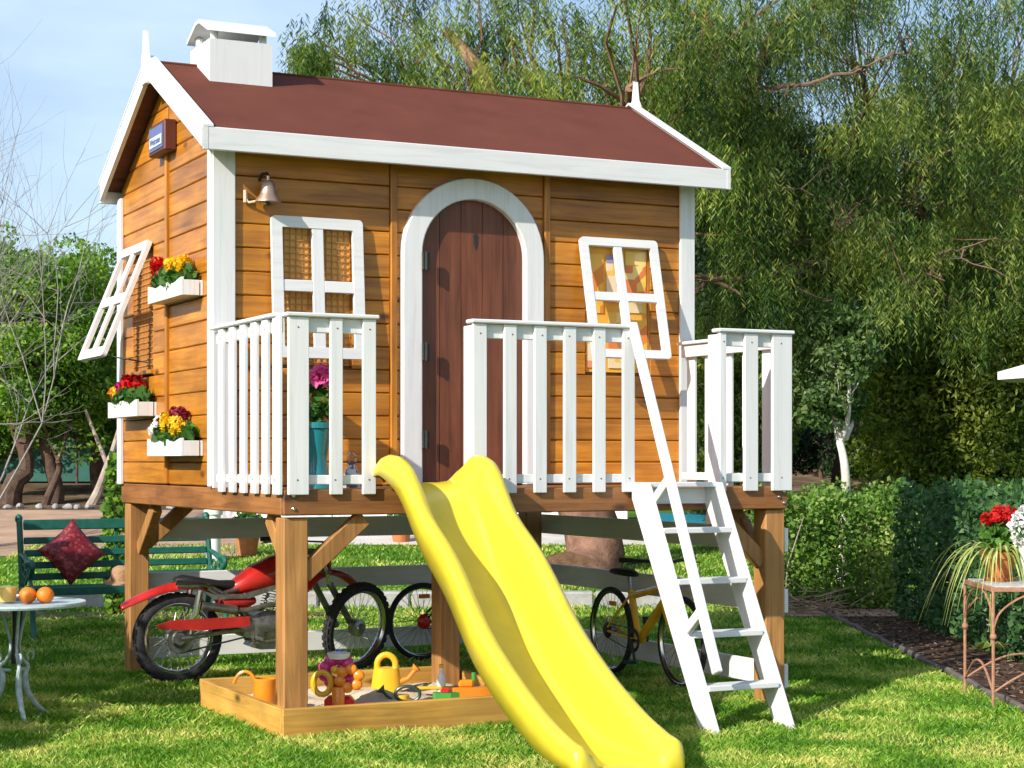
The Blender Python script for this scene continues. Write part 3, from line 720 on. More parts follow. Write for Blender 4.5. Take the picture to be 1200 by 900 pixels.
# ---------------------------------------------------------------- bell, sign
BELL = plain('aged_brass', (.52, .36, .27), rough=.38, var=.2, metal=.75, scale=14)
bell = thing('bell', 'aged brass bell on a black bracket under the eave', 'bell', (.335, S_-.09, 3.27))
MB().lathe([(.085, 0), (.078, .02), (.06, .045), (.05, .08), (.044, .12), (.03, .14), (.001, .143)], 24).build('body', BELL, bell)
MB().lathe([(.012, .14), (.012, .17), (.001, .172)], 10).build('crown', BELL, bell)
MB().tube([(0, 0, .165), (0, .02, .19), (-.02, .06, .19), (-.03, .09, .15)], .010, 8).build('bracket', IRON, bell)
MB().ball((0, 0, -.005), .018, 10, 7).build('clapper', IRON, bell)
MB().tube([(-.01, 0, -.01), (-.06, .03, .01), (-.11, .06, .0), (-.13, .07, .03)], .008, 6).tube([(-.13, .07, 0), (-.13, .07, .08)], .014, 8).build('pull_cord', plain('cord', (.55, .47, .33), rough=.9), bell)
FRM = plain('sign_frame', (.10, .025, .016), rough=.5); SKB = plain('sign_blue', (.10, .13, .30), rough=.4); SKW = plain('sign_pale', (.55, .62, .80), rough=.4)
sign = thing('wall_sign', 'small brown-framed blue and white sign on the gable', 'sign', (0, 2.41, 3.83), -pi/2)
MB().box((0, -.045, 0), (.40, .09, .215), .01).build('frame', FRM, sign)
MB().box((0, -.092, .0), (.34, .006, .16), 0).build('panel', SKB, sign)
MB().box((.0, -.097, -.022), (.30, .004, .07), 0).build('stripe', SKW, sign)
def text_mesh(txt, size):
    cu = bpy.data.curves.new('t', 'FONT'); cu.body = txt; cu.size = size; cu.align_x = 'CENTER'; cu.align_y = 'CENTER'; cu.extrude = .001
    to = bpy.data.objects.new('t', cu); COL.objects.link(to); dg = bpy.context.evaluated_depsgraph_get(); me = bpy.data.meshes.new_from_object(to.evaluated_get(dg)); bpy.data.objects.remove(to); return me
link('lettering', text_mesh('Welcome', .066), SKB, sign, (0, -.101, -.022), (pi/2, 0, 0))

# ---------------------------------------------------------------- leaf / plant helpers
def quads(C, A, B):
    """rhombus leaves: centre C, half-axes A (length), B (width) -> (n*4,3)"""
    return np.stack([C-A, C-.15*A+B, C+A, C-.15*A-B], 1).reshape(-1, 3)
def unit(v): return v/np.maximum(np.linalg.norm(v, axis=1, keepdims=True), 1e-9)
def rand_leaves(C, size, wid, droop=0.0, rng=RNG, szvar=.4):
    n = len(C); a = unit(rng.normal(size=(n, 3))+np.array([0, 0, -droop])); r = rng.normal(size=(n, 3)); b = unit(np.cross(a, r))
    s_ = size*(1+szvar*rng.uniform(-1, 1, (n, 1))); return quads(C, a*s_*.5, b*s_*.5*wid)
def ball_pts(n, c, rad, rng=RNG, shell=.0):
    v_ = unit(rng.normal(size=(n, 3))); r = (shell+(1-shell)*rng.uniform(0, 1, (n, 1)))**(1/3); return np.array(c)+v_*r*np.array(rad)
LEAFP = leafmat('pot_leaves', (.02, .07, .012), (.045, .14, .02), (.10, .24, .05), nscale=6)
def petalm(name, c): return leafmat(name, tuple(k*.75 for k in c), c, tuple(min(1, k*1.25) for k in c), trans=.25, nscale=8)
PRED, PYEL, PPNK, PWHT, PORA, PMAR, PMAG = petalm('red_petal', (.55, .012, .012)), petalm('yellow_petal', (.75, .48, .015)), petalm('pink_petal', (.72, .12, .36)), petalm('white_petal', (.8, .8, .78)), petalm('orange_petal', (.75, .26, .02)), petalm('maroon_petal', (.20, .01, .03)), petalm('magenta_petal', (.5, .015, .28))
def bloom(root, c, r, mat, n=70, name='bloom'):
    P = ball_pts(n, (0, 0, 0), (r, r, r*.85), shell=.5)
    link(name, arr_mesh(name, rand_leaves(P, r*.75, .8), 4), mat, root, c)
def foliage(root, c, rad, n, size=.06, mat=LEAFP, wid=.75, name='foliage'):
    P = ball_pts(n, (0, 0, 0), rad, shell=.2)
    return link(name, arr_mesh(name, rand_leaves(P, size, wid), 4), mat, root, c)
def flower_box(y0, y1, z, label, blooms):
    L_ = y1-y0; root = thing('flower_box', label, 'flower box', (-.075, (y0+y1)/2, z), -pi/2, 'white flower boxes on the side wall')
    # local x runs along the wall, local -y faces out
    n = 16; front = [(-L_/2, 0), (L_/2, 0)]+[(L_/2-L_*k/n, .105+.022*cos(4*pi*k/n)*(.6)) for k in range(n+1)]
    MB().prism(front, .016, Matrix.Rotation(pi/2, 4, 'X')).build('front_board', WH_X, root, (0, -.056, 0))
    board('back_board', (0, .066, .05), (L_, .016, .10), WH_X, root, .002)
    for sx in (-1, 1): board('end_board', (sx*(L_/2-.009), -.003, .05), (.018, .104, .10), WH_Z, root, .002)
    board('bottom_board', (0, -.003, .010), (L_-.04, .100, .016), WH_X, root, 0)
    board('earth', (0, -.003, .07), (L_-.04, .100, .04), SOIL, root, 0)
    foliage(root, (0, 0, .14), (L_*.50, .09, .085), 230, .075)
    for (x, yv, zz, r, m) in blooms: bloom(root, (x, yv, zz), r, m)
    return root
flower_box(1.59, 2.42, 2.68, 'white flower box with red and yellow flowers beside the corner trim, highest on the wall', [(-.33, -.02, .23, .055, PRED), (-.24, -.04, .26, .06, PRED), (-.16, 0, .22, .05, PRED), (.10, -.04, .22, .055, PYEL), (.20, .0, .23, .055, PYEL), (.28, -.03, .21, .05, PYEL), (.02, .02, .2, .04, PORA)])
flower_box(2.72, 3.55, 1.915, 'white flower box under the side window with deep red and magenta flowers', [(-.34, -.03, .19, .05, PORA), (-.26, -.03, .2, .05, PYEL), (-.17, -.02, .22, .055, PMAG), (-.06, -.02, .25, .06, PRED), (.06, .0, .25, .06, PRED), (.16, .01, .22, .055, PRED)])
flower_box(1.59, 2.44, 1.63, 'white flower box low on the side wall with yellow and maroon pansies', [(-.32, -.04, .17, .05, PWHT), (-.25, -.02, .24, .05, PWHT), (-.14, -.02, .24, .05, PMAR), (-.05, -.03, .25, .055, PYEL), (.03, -.05, .2, .055, PYEL), (.13, -.02, .22, .055, PYEL), (.22, -.04, .18, .055, PYEL), (.0, .02, .29, .05, PMAR), (.12, .02, .28, .045, PMAR)])
# teal pot with pink geranium on the porch
pot = thing('flower_pot', 'teal glazed pot with pink geranium on the porch behind the railing', 'flower pot', (.36, .42, H_P))
MB().lathe([(.085, 0), (.075, .02), (.06, .17), (.062, .20), (.001, .2)], 24).build('stand', TEAL, pot)
MB().lathe([(.062, .2), (.085, .36), (.098, .365), (.098, .40), (.088, .40), (.085, .37), (.001, .365)], 24).build('bowl', TEAL, pot)
foliage(pot, (0, 0, .52), (.11, .11, .14), 170, .06)
bloom(pot, (.0, -.04, .68), .07, PPNK, 90); bloom(pot, (-.09, .0, .60), .04, PPNK, 40)
for k in range(5): MB().tube([(0, 0, .37), (random.uniform(-.05, .05), random.uniform(-.05, .05), .6)], .005, 5).build('stem', LEAFP, pot)
# striped cloth bag on the porch
bag = thing('cloth_bag', 'small grey striped cloth bag slumped on the porch floor', 'bag', (.66, .62, H_P)); bag.scale = (.6, .6, .6)
STR = stripes('bag_stripes', [(.6, .6, .6), (.12, .13, .16), (.5, .5, .52)], 30)
MB().lathe([(.09, 0), (.10, .03), (.085, .14), (.05, .22), (.03, .24), (.045, .27), (.001, .26)], 16, Matrix.Diagonal((1, .7, 1, 1))).build('body', STR, bag)
MB().tube([(-.04, 0, .25), (-.05, 0, .33), (0, 0, .37), (.05, 0, .33), (.04, 0, .25)], .008, 6).build('handle', STR, bag)

# ---------------------------------------------------------------- motorcycle
def wheel_parts(root, c, R_, tr, rimm, spokes, knobs, hub_r, hub_w, steer=None, tyrem=RUBBER, hubm=STEEL, name='wheel'):
    wr_ = bpy.data.objects.new(name, None); COL.objects.link(wr_); wr_.parent = root; wr_.location = c
    if steer: wr_.rotation_euler = steer
    Mx = Matrix.Rotation(pi/2, 4, 'X'); rc = R_-tr
    prof = [(rc+tr*cos(a)*1.0, tr*.95*sin(a)) for a in np.linspace(-pi*.64, pi*.64, 13)]
    t_ = MB().lathe(prof, 48, Mx, closed=True)
    if knobs:
        for k in range(knobs):
            for row, off in ((-.55, 0), (0, .5), (.55, 0)):
                a = 2*pi*(k+off)/knobs; ph = row
                p = Vector((cos(a)*(rc+tr*cos(ph)*1.02), tr*.95*sin(ph)*1.02, sin(a)*(rc+tr*cos(ph)*1.02)))
                M = Matrix.Translation(p) @ Matrix.Rotation(-a, 4, 'Y')
                t_.box((0, 0, 0), (tr*.16, tr*.40, 2*pi*R_/knobs*.6), 0, M)
    t_.build('tyre', tyrem, wr_, sharp=50)
    ri = rc-tr*.72
    MB().lathe([(ri+.024, -tr*.80), (ri+.024, tr*.80), (ri+.010, tr*.82), (ri-.004, tr*.5), (ri-.010, 0), (ri-.004, -tr*.5), (ri+.010, -tr*.82)], 48, Mx, closed=True).build('rim', rimm, wr_)
    sp = MB()
    for k in range(spokes):
        a = 2*pi*k/spokes; b = a+(.5 if k % 2 else -.5); s2 = 1 if (k//2) % 2 else -1
        sp.tube([(hub_r*cos(b), s2*hub_w*.4, hub_r*sin(b)), (ri*cos(a), 0, ri*sin(a))], .0022, 4, cap=False)
    sp.build('spokes', STEEL, wr_)
    MB().lathe([(hub_r*.5, -hub_w), (hub_r*.6, -hub_w*.8), (hub_r, -hub_w*.6), (hub_r, hub_w*.6), (hub_r*.6, hub_w*.8), (hub_r*.5, hub_w)], 24, Mx).build('hub', hubm, wr_)
    return wr_
moto = thing('motorcycle', 'old red trials motorcycle with black seat parked under the playhouse', 'motorcycle', (.17, 2.80, 0), radians(1))
wheel_parts(moto, (0, 0, .325), .325, .050, CHROME, 36, 34, .085, .07)
# front wheel steered towards the camera
wheel_parts(moto, (1.40, .03, .34), .345, .042, CHROME, 36, 36, .065, .05, Euler((radians(9), radians(10), radians(26))))
sprk = MB().lathe([(.10, -.006), (.105, 0), (.10, .006), (.07, .006), (.07, -.006)], 28, Matrix.Rotation(pi/2, 4, 'X'), closed=True); sprk.build('sprocket', ALU, moto, (0, -.085, .325))
fr = MB()
for s_ in (-.09, .09):
    fr.tube([(0, s_, .325), (.30, s_, .36), (.52, s_*.9, .38)], .018, 8)
    fr.tube([(.52, s_, .38), (.40, s_, .60), (.20, s_, .70), (-.02, s_*.7, .70)], .013, 8)
    fr.tube([(.20, s_, .68), (.62, s_, .40)], .013, 8)
    fr.tube([(.30, s_, .64), (.62, s_*.5, .70), (1.0, 0, .83)], .016, 8)
    fr.tube([(1.02, 0, .76), (.93, s_*.6, .52), (.84, s_, .30), (.55, s_, .27), (.50, s_, .38)], .015, 8)
    fr.tube([(.62, s_, .33), (.72, s_, .62)], .012, 8)
fr.build('frame', STEEL, moto)
for s_ in (-.115, .115): MB().tube([(.06, s_, .36), (.075, s_, .47), (.10, s_, .50), (.13, s_, .67)], [.016, .016, .026, .026], 10).build('shock', CHROME, moto)
def sweep_strip(pts, w_, th, crown=.02):
    vs = []; fs = []; n = 7
    for (x, z, k) in pts:
        for i in range(n):
            u = -1+2*i/(n-1); vs.append((x, u*w_*k, z-crown*u*u*2*k))
    m = len(pts)
    fs = [(j*n+i, (j+1)*n+i, (j+1)*n+i+1, j*n+i+1) for j in range(m-1) for i in range(n-1)]
    return MB().add(vs, fs)
fe = sweep_strip(catmull([(.34, .63, .8), (.22, .70, .9), (.05, .725, 1), (-.12, .70, 1), (-.28, .645, .95), (-.42, .575, .7)], 5), .068, .01, .025).build('rear_fender', REDP, moto)
fe.modifiers.new('s', 'SOLIDIFY').thickness = .006
# chrome loop where the fender meets the seat
MB().tube([(-.02, -.06, .715), (.0, 0, .745), (-.02, .06, .715)], .012, 8).tube([(-.02, -.07, .72), (.12, -.09, .715), (.22, -.1, .69)], .012, 8).build('grab_rail', CHROME, moto)
def loft(rings, name, mat, root, sharp=60):
    n = len(rings[0]); vs = [p for r in rings for p in r]; fs = [(j*n+i, (j+1)*n+i, (j+1)*n+(i+1) % n, j*n+(i+1) % n) for j in range(len(rings)-1) for i in range(n)]
    fs += [tuple(range(n)), tuple((len(rings)-1)*n+i for i in range(n))[::-1]]
    return MB().add(vs, fs).build(name, mat, root, sharp=sharp)
def oval(x, zc, hz, hy, n=14, p=2.4, tilt=0):
    r = []
    for k in range(n):
        a = 2*pi*k/n; c, s_ = cos(a), sin(a)
        z = abs(s_)**(2/p)*(1 if s_ > 0 else -1)*hz
        r.append((x+tilt*z, abs(c)**(2/p)*(1 if c > 0 else -1)*hy, zc+z))
    return r
loft([oval(-.02, .745, .018, .05), oval(.04, .745, .035, .08), oval(.17, .722, .034, .085), oval(.31, .70, .032, .08), oval(.45, .695, .034, .07), oval(.52, .70, .02, .05)], 'seat', BLKP, moto)
tank = loft([oval(.36, .675, .03, .04), oval(.42, .68, .055, .085), oval(.54, .73, .095, .125), oval(.70, .775, .120, .14), oval(.84, .80, .125, .12), oval(.95, .815, .09, .08), oval(.99, .82, .03, .03)], 'tank', REDP, moto)
MB().lathe([(.035, 0), (.036, .02), (.03, .03), (.001, .03)], 16).build('fuel_cap', CHROME, tank, (.80, 0, .905))
side = loft([oval(.30, .60, .03, .10), oval(.34, .575, .06, .115), oval(.48, .57, .065, .115), oval(.56, .58, .03, .10)], 'side_panel', REDP, moto)
MB().prism([(.10, .69), (.24, .635), (.46, .635), (.78, .71), (.78, .68), (.5, .60), (.24, .60)], .012, Matrix.Translation((0, -.105, 0)) @ Matrix.Rotation(pi/2, 4, 'X')).build('trim_panel', ALU, moto)
MB().prism([(-.20, .43), (-.08, .465), (.34, .47), (.50, .47), (.50, .40), (.16, .385), (-.16, .405)], .014, Matrix.Translation((0, -.118, 0)) @ Matrix.Rotation(pi/2, 4, 'X')).build('chain_guard', REDP, moto)
# engine
eng = MB(); Mx = Matrix.Rotation(pi/2, 4, 'X')
for (x, z, r, w_) in ((.66, .40, .135, .10), (.54, .385, .10, .09), (.76, .36, .08, .07)): eng.lathe([(.001, -w_-.02), (r*.7, -w_-.015), (r, -w_), (r, w_), (r*.7, w_+.015), (.001, w_+.02)], 24, Matrix.Translation((x, 0, z)) @ Matrix.Diagonal((1.15, 1, .8, 1)) @ Mx)
eng.build('crankcase', ALU, moto, sharp=30)
cyl = MB()
for k in range(8): cyl.lathe([(.04, 0), (.085-.002*k, .002), (.085-.002*k, .008), (.04, .010)], 18, Matrix.Translation((.69+.006*k, 0, .49+.02*k)) @ Matrix.Rotation(radians(12), 4, 'Y'))
cyl.build('cylinder', STEEL, moto)
MB().tube(catmull([(.76, -.03, .60), (.88, -.08, .55), (.82, -.13, .52), (.66, -.14, .55), (.50, -.13, .52), (.38, -.12, .52)], 5), .018, 8).build('exhaust', STEEL, moto)
MB().tube([(.40, -.12, .52), (.14, -.125, .56)], [.034, .03], 12).build('silencer', ALU, moto)
MB().tube([(.56, -.1, .31), (.56, -.22, .31)], .014, 8).tube([(.56, .1, .31), (.56, .22, .31)], .014, 8).build('foot_pegs', STEEL, moto)
MB().prism([(.52, .25), (.60, .22), (.88, .22), (.94, .28), (.9, .30), (.55, .30)], .16, Matrix.Translation((0, .08, 0)) @ Mx).build('skid_plate', ALU, moto)
ch = MB()
ch.tube([(0, -.085, .425), (.62, -.085, .43)], .007, 6); ch.tube([(0, -.085, .225), (.62, -.085, .345)], .007, 6); ch.build('chain', IRON, moto)
# fork, steered with the front wheel
fk = bpy.data.objects.new('front_fork', None); COL.objects.link(fk); fk.parent = moto; fk.location = (1.04, 0, .86); fk.rotation_euler = Euler((0, 0, radians(24)))
for s_ in (-.085, .085):
    MB().tube([(-.03, s_, .10), (.10, s_, -.20)], .017, 10).build('stanchion', CHROME, fk)
    MB().tube([(.09, s_, -.18), (.335, s_, -.52)], .026, 10).build('slider', ALU, fk)
MB().box((0, 0, .05), (.06, .22, .03), .008).box((.06, 0, -.09), (.06, .22, .03), .008).tube([(0, 0, .06), (.062, 0, -.10)], .022, 10).build('yokes', ALU, fk)
ff = sweep_strip(catmull([(-.10, -.20, .8), (.02, -.10, 1), (.18, -.075, 1), (.34, -.11, 1), (.46, -.19, .8)], 5), .06, .01).build('front_fender', REDP, fk); ff.modifiers.new('s', 'SOLIDIFY').thickness = .006
hb = catmull([(-.16, -.36, .13), (-.08, -.22, .135), (-.02, -.10, .08), (-.02, .10, .08), (-.08, .22, .135), (-.16, .36, .13)], 5)
MB().tube(hb, .012, 8).tube([(-.05, -.17, .14), (-.05, .17, .14)], .008, 6).build('handlebar', STEEL, fk)
for s_ in (-1, 1):
    MB().tube([(-.11, s_*.27, .155), (-.17, s_*.385, .15)], .018, 10).build('grip', BLKP, fk)
    MB().tube([(-.07, s_*.22, .16), (-.05, s_*.36, .14)], .006, 6).build('lever', STEEL, fk)
MB().box((.10, 0, -.02), (.02, .17, .15), .02).build('number_plate', REDP, fk)

# ---------------------------------------------------------------- bicycles
def bicycle(name, label, loc, rz, framem, accent, R_=.31):
    b = thing(name, label, 'bicycle', loc, rz, 'bicycles under the playhouse'); R0 = R_
    wheel_parts(b, (0, 0, R0), R0, .024, CHROME, 32, 0, .03, .045, hubm=ALU)
    wheel_parts(b, (1.04, 0, R0), R0, .024, CHROME, 32, 0, .025, .045, hubm=ALU)
    MB().lathe([(.02, 0), (.062, .002), (.062, .006), (.045, .014), (.045, .02), (.03, .03), (.02, .03)], 20, Mx).build('cassette', REDT if accent == 'red' else IRON, b, (0, -.03, R0))
    f = MB(); bbx, bbz = .43, .285
    for s_ in (-.05, .05): f.tube([(0, s_, R0), (bbx-.05, s_*.6, bbz+.005)], .009, 8); f.tube([(0, s_, R0), (.31, s_*.4, .60)], .009, 8)
    f.tube([(bbx, 0, bbz), (.30, 0, .64)], .026, 10); f.tube([(.31, 0, .60), (.82, 0, .70)], .026, 10); f.tube([(bbx, 0, bbz), (.84, 0, .63)], .032, 10); f.tube([(.81, 0, .75), (.86, 0, .58)], .024, 10)
    f.tube([(bbx, -.04, bbz), (bbx, .04, bbz)], .026, 10)
    f.build('frame', framem, b)
    fk2 = MB()
    for s_ in (-.055, .055): fk2.tube([(.86, s_, .58), (.93, s_, .48), (1.04, s_, R0)], [.020, .020, .013], 8)
    fk2.tube([(.86, -.055, .57), (.86, .055, .57)], .018, 8); fk2.build('fork', framem, b)
    MB().tube([(.30, 0, .63), (.27, 0, .74)], .014, 8).build('seat_post', STEEL, b)
    loft([oval(.10, .775, .022, .075), oval(.16, .775, .028, .085), oval(.26, .77, .028, .06), oval(.36, .765, .022, .026), oval(.40, .76, .012, .014)], 'saddle', BLKP, b)
    MB().tube([(.80, 0, .75), (.77, 0, .84), (.80, 0, .87)], .014, 8).tube(catmull([(.70, -.30, .89), (.77, -.16, .885), (.80, 0, .87), (.77, .16, .885), (.70, .30, .89)], 4), .012, 8).build('handlebar', IRON, b)
    for s_ in (-1, 1): MB().tube([(.735, s_*.22, .888), (.69, s_*.315, .89)], .017, 8).build('grip', BLKP, b); MB().tube([(.80, s_*.16, .88), (.78, s_*.30, .865)], .005, 5).build('brake_lever', IRON, b)
    cr_ = MB().lathe([(.06, -.003), (.085, -.003), (.088, 0), (.085, .003), (.06, .003)], 26, Matrix.Translation((bbx, -.05, bbz)) @ Mx, closed=True)
    cr_.bar((bbx, -.07, bbz), (bbx+.06, -.07, bbz-.15), .014, .024, .003); cr_.bar((bbx, .07, bbz), (bbx-.06, .07, bbz+.15), .014, .024, .003); cr_.tube([(bbx, -.07, bbz), (bbx, .07, bbz)], .014, 8); cr_.bar((bbx-.07, -.05, bbz), (bbx+.07, -.05, bbz), .006, .012, 0); cr_.build('crank', IRON, b)
    for s_, dx, dz in ((-1, .06, -.15), (1, -.06, .15)): board('pedal', (bbx+dx, s_*.115, bbz+dz), (.09, .07, .022), IRON, b, .004)
    MB().tube([(0, -.045, R0+.055), (bbx, -.05, bbz+.085)], .004, 5).tube([(0, -.045, R0-.05), (bbx, -.05, bbz-.085)], .004, 5).build('chain', IRON, b)
    board('reflector', (.0+.02, .0, R0+.20), (.10, .02, .035), ORG, b, .006)
    return b
YBK = plain('bike_yellow', (.85, .46, .012), rough=.3, var=.1, coat=.4); DBK = plain('bike_dark', (.03, .03, .035), rough=.35, var=.2, coat=.3)
bicycle('bicycle', 'yellow-orange bicycle parked behind the ladder under the playhouse', (3.28, 1.98, 0), radians(-91), YBK, 'dark', .325)
bicycle('bicycle', 'dark bicycle with a red rear hub standing behind the sandbox post', (2.36, 3.44, 0), radians(4), DBK, 'red', .31)

# ---------------------------------------------------------------- bench with cushion and hat
BW = 1.78
bench = thing('garden_bench', 'dark green slatted garden bench with scrolled iron ends', 'bench', (-.10, 6.98, 0))
prof_back = [(-.02, .50), (.02, .62), (.05, .76), (.085, .90), (.10, 1.02)]
for k, (yy, zz, hh) in enumerate(((-.01, .53, .062), (.012, .635, .062), (.035, .745, .062), (.06, .86, .062), (.085, 1.005, .095))):
    MB().box((0, 0, 0), (BW-.06, .024, hh), .006).build('back_slat', GREENP, bench, (BW/2, yy, zz), (radians(-12), 0, 0))
for k in range(6):
    MB().box((0, 0, 0), (BW-.06, .062, .022), .006).build('seat_slat', GREENP, bench, (BW/2, -.06-.078*k, .452-.006*abs(k-2)))
board('front_rail', (BW/2, -.505, .425), (BW-.04, .026, .075), GREENP, bench, .008)
board('back_stay', (BW/2, .055, .75), (.03, .012, .62), GREENP, bench, .003, (radians(-12), 0, 0))
for x in (0, BW):
    e = bpy.data.objects.new('cast_end', None); COL.objects.link(e); e.parent = bench; e.location = (x, 0, 0)
    T = lambda pts, r, nm='scroll': MB().tube(catmull(pts, 5), r, 8).build(nm, GREENP, e)
    T([(0, .16, 0), (0, .09, .20), (0, .0, .42), (0, .02, .62), (0, .06, .82), (0, .11, 1.02), (0, .13, 1.05)], .028, 'back_leg')
    T([(0, -.56, 0), (0, -.50, .14), (0, -.49, .30), (0, -.52, .42), (0, -.50, .47)], .026, 'leg')
    T([(0, 0, .43), (0, -.25, .425), (0, -.52, .44)], .022, 'seat_bracket')
    T([(0, .06, .74), (0, -.12, .72), (0, -.32, .68), (0, -.44, .69), (0, -.48, .64), (0, -.43, .60), (0, -.39, .64), (0, -.42, .66)], .024, 'armrest')
    T([(0, -.44, .60), (0, -.36, .53), (0, -.46, .47), (0, -.52, .44)], .018)
    for (cy, cz, r) in ((-.10, .60, .055), (-.22, .56, .05), (-.33, .59, .045), (-.16, .51, .04), (-.05, .52, .04)):
        MB().tube([(0, cy+r*cos(a), cz+r*sin(a)) for a in np.linspace(0, 2*pi, 16)[:-1]], .011, 6, closed=True).build('scroll', GREENP, e)
    MB().ball((0, .14, 1.06), .045, 12, 8, (.8, 1, 1)).build('knob', GREENP, e)
CUSH = stripes('red_check_cloth', [(.17, .008, .016), (.20, .010, .02), (.14, .007, .014), (.30, .05, .06)], 48)
cush = thing('cushion', 'red checked cushion standing on its corner on the green bench', 'cushion', (.36, 6.86, .47), 0)
vs = []; fs = []; N = 18
for sd in (-1, 1):
    for j in range(N+1):
        for i in range(N+1):
            u, v_ = -1+2*i/N, -1+2*j/N; t = (1-u**4)*(1-v_**4); q = 1-.06*(1-abs(u))*abs(v_)-.0
            vs.append((u*.27*(1-.10*(1-v_*v_)), sd*(.012+.085*max(0, t)**.55), v_*.27*(1-.10*(1-u*u))))
n1 = (N+1)**2
for sd in (0, 1):
    for j in range(N):
        for i in range(N):
            q = (sd*n1+j*(N+1)+i, sd*n1+j*(N+1)+i+1, sd*n1+(j+1)*(N+1)+i+1, sd*n1+(j+1)*(N+1)+i); fs.append(q if sd == 0 else q[::-1])
Mr = Matrix.Translation((-.03, 0, .285)) @ Matrix.Rotation(radians(-14), 4, 'X') @ Matrix.Rotation(radians(50), 4, 'Y') @ Matrix.Diagonal((.83, .9, .83, 1))
MB().add(vs, fs, Mr).build('cover', CUSH, cush, sharp=60)
STRAW = plain('straw', (.42, .24, .13), rough=.9, var=.2, scale=40, bump=.6, bscale=150)
hat = thing('straw_hat', 'tan straw hat resting on the bench seat beside the cushion', 'hat', (.76, 6.74, .465))
MB().lathe([(.165, .0), (.16, .012), (.10, .03), (.098, .09), (.085, .135), (.05, .158), (.001, .162)], 28, Matrix.Rotation(radians(6), 4, 'X')).build('crown', STRAW, hat); MB().lathe([(.101, .03), (.102, .055), (.099, .055), (.098, .03)], 24).build('band', RUST, hat)
# kerb behind the bench
kerb = thing('stone_kerb', 'long low grey stone kerb running behind the green bench', 'kerb', V(-6.6, 20.0))
kdir = atan2(-sin(YAW), cos(YAW))
for k in range(9): MB().box((0, 0, .06), (.98, .22, .22), .02).build('kerb_block', STONE, kerb, RV*(k*1.0)+Vector((0, 0, 0)), (0, 0, kdir))

# ---------------------------------------------------------------- bistro table with fruit and juice
tc_ = V(-3.08, 11.35)
tbl = thing('bistro_table', 'pale blue iron bistro table with round top and curved legs', 'table', tc_)
MB().lathe([(.001, .705), (.40, .705), (.425, .70), (.43, .712), (.425, .724), (.405, .722), (.001, .72)], 48).build('table_top', PALEIRON, tbl)
MB().lathe([(.025, .34), (.028, .36), (.018, .5), (.02, .7)], 12).build('stem', IRON, tbl)
for k in range(3):
    a = kdir+radians(-62)+2*pi*k/3; u = Vector((cos(a), sin(a), 0))
    pts = catmull([u*r+Vector((0, 0, z)) for r, z in ((.10, .70), (.05, .55), (.03, .44), (.06, .36), (.10, .32), (.08, .26), (.10, .16), (.18, .06), (.27, .0))], 5)
    MB().tube(pts, [.010+.010*math.exp(-((i-len(pts)*.7)/8)**2) for i in range(len(pts))], 8).build('leg', PALEIRON, tbl)
    MB().tube([u*.03+Vector((0, 0, .30)), u*.10+Vector((0, 0, .30))], .010, 6).build('tie', PALEIRON, tbl)
    MB().tube([u*(.12+.028*cos(t))+Vector((0, 0, .38+.028*sin(t))) for t in np.linspace(-1, 4.2, 12)], .007, 6).build('scroll', PALEIRON, tbl)
ORF = plain('orange_peel', (.78, .20, .008), rough=.38, var=.08, bump=.35, bscale=220)
fruit = MB().ball((0, 0, 0), .054, 22, 14, (1, 1, .95))
fm_ = fruit.mesh('orange')
for (px, lab) in ((32.5, 'whole orange beside the juice glass on the bistro table'), (53, 'whole orange nearer the table rim on the bistro table')):
    p = V((px-600)/FPX*11.25, 11.25, .72+.051); o = thing('orange_fruit', lab, 'orange', p, group='oranges on the bistro table')
    link('peel', fm_, ORF, o); MB().lathe([(.007, 0), (.005, .004), (.001, .004)], 8).build('stalk', GREENP, o, (0, 0, .050))
GL, t, b = newmat('clear_glass'); b.inputs['Base Color'].default_value = (.9, .95, .95, 1); b.inputs['Alpha'].default_value = .07; b.inputs['Roughness'].default_value = .03
JUI = plain('orange_juice', (.85, .50, .004), rough=.3, var=.05)
for (px, dd, lab) in ((9, 11.3, 'squat glass of orange juice beside the oranges'), ):
    g = thing('juice_glass', lab, 'glass', V((px-600)/FPX*dd, dd, .722))
    MB().lathe([(.001, 0), (.052, .0), (.062, .105), (.060, .105), (.050, .006), (.001, .006)], 24).build('tumbler', GL, g); MB().lathe([(.001, .008), (.049, .008), (.0585, .096), (.001, .097)], 24).build('juice', JUI, g)
pl = thing('plate', 'white saucer on the bistro table under the juice glass edge', 'plate', V((4-600)/FPX*11.5, 11.5, .724))
MB().lathe([(.001, .004), (.09, .004), (.13, .022), (.128, .026), (.09, .009), (.001, .009)], 28).build('dish', WHITEC, pl)

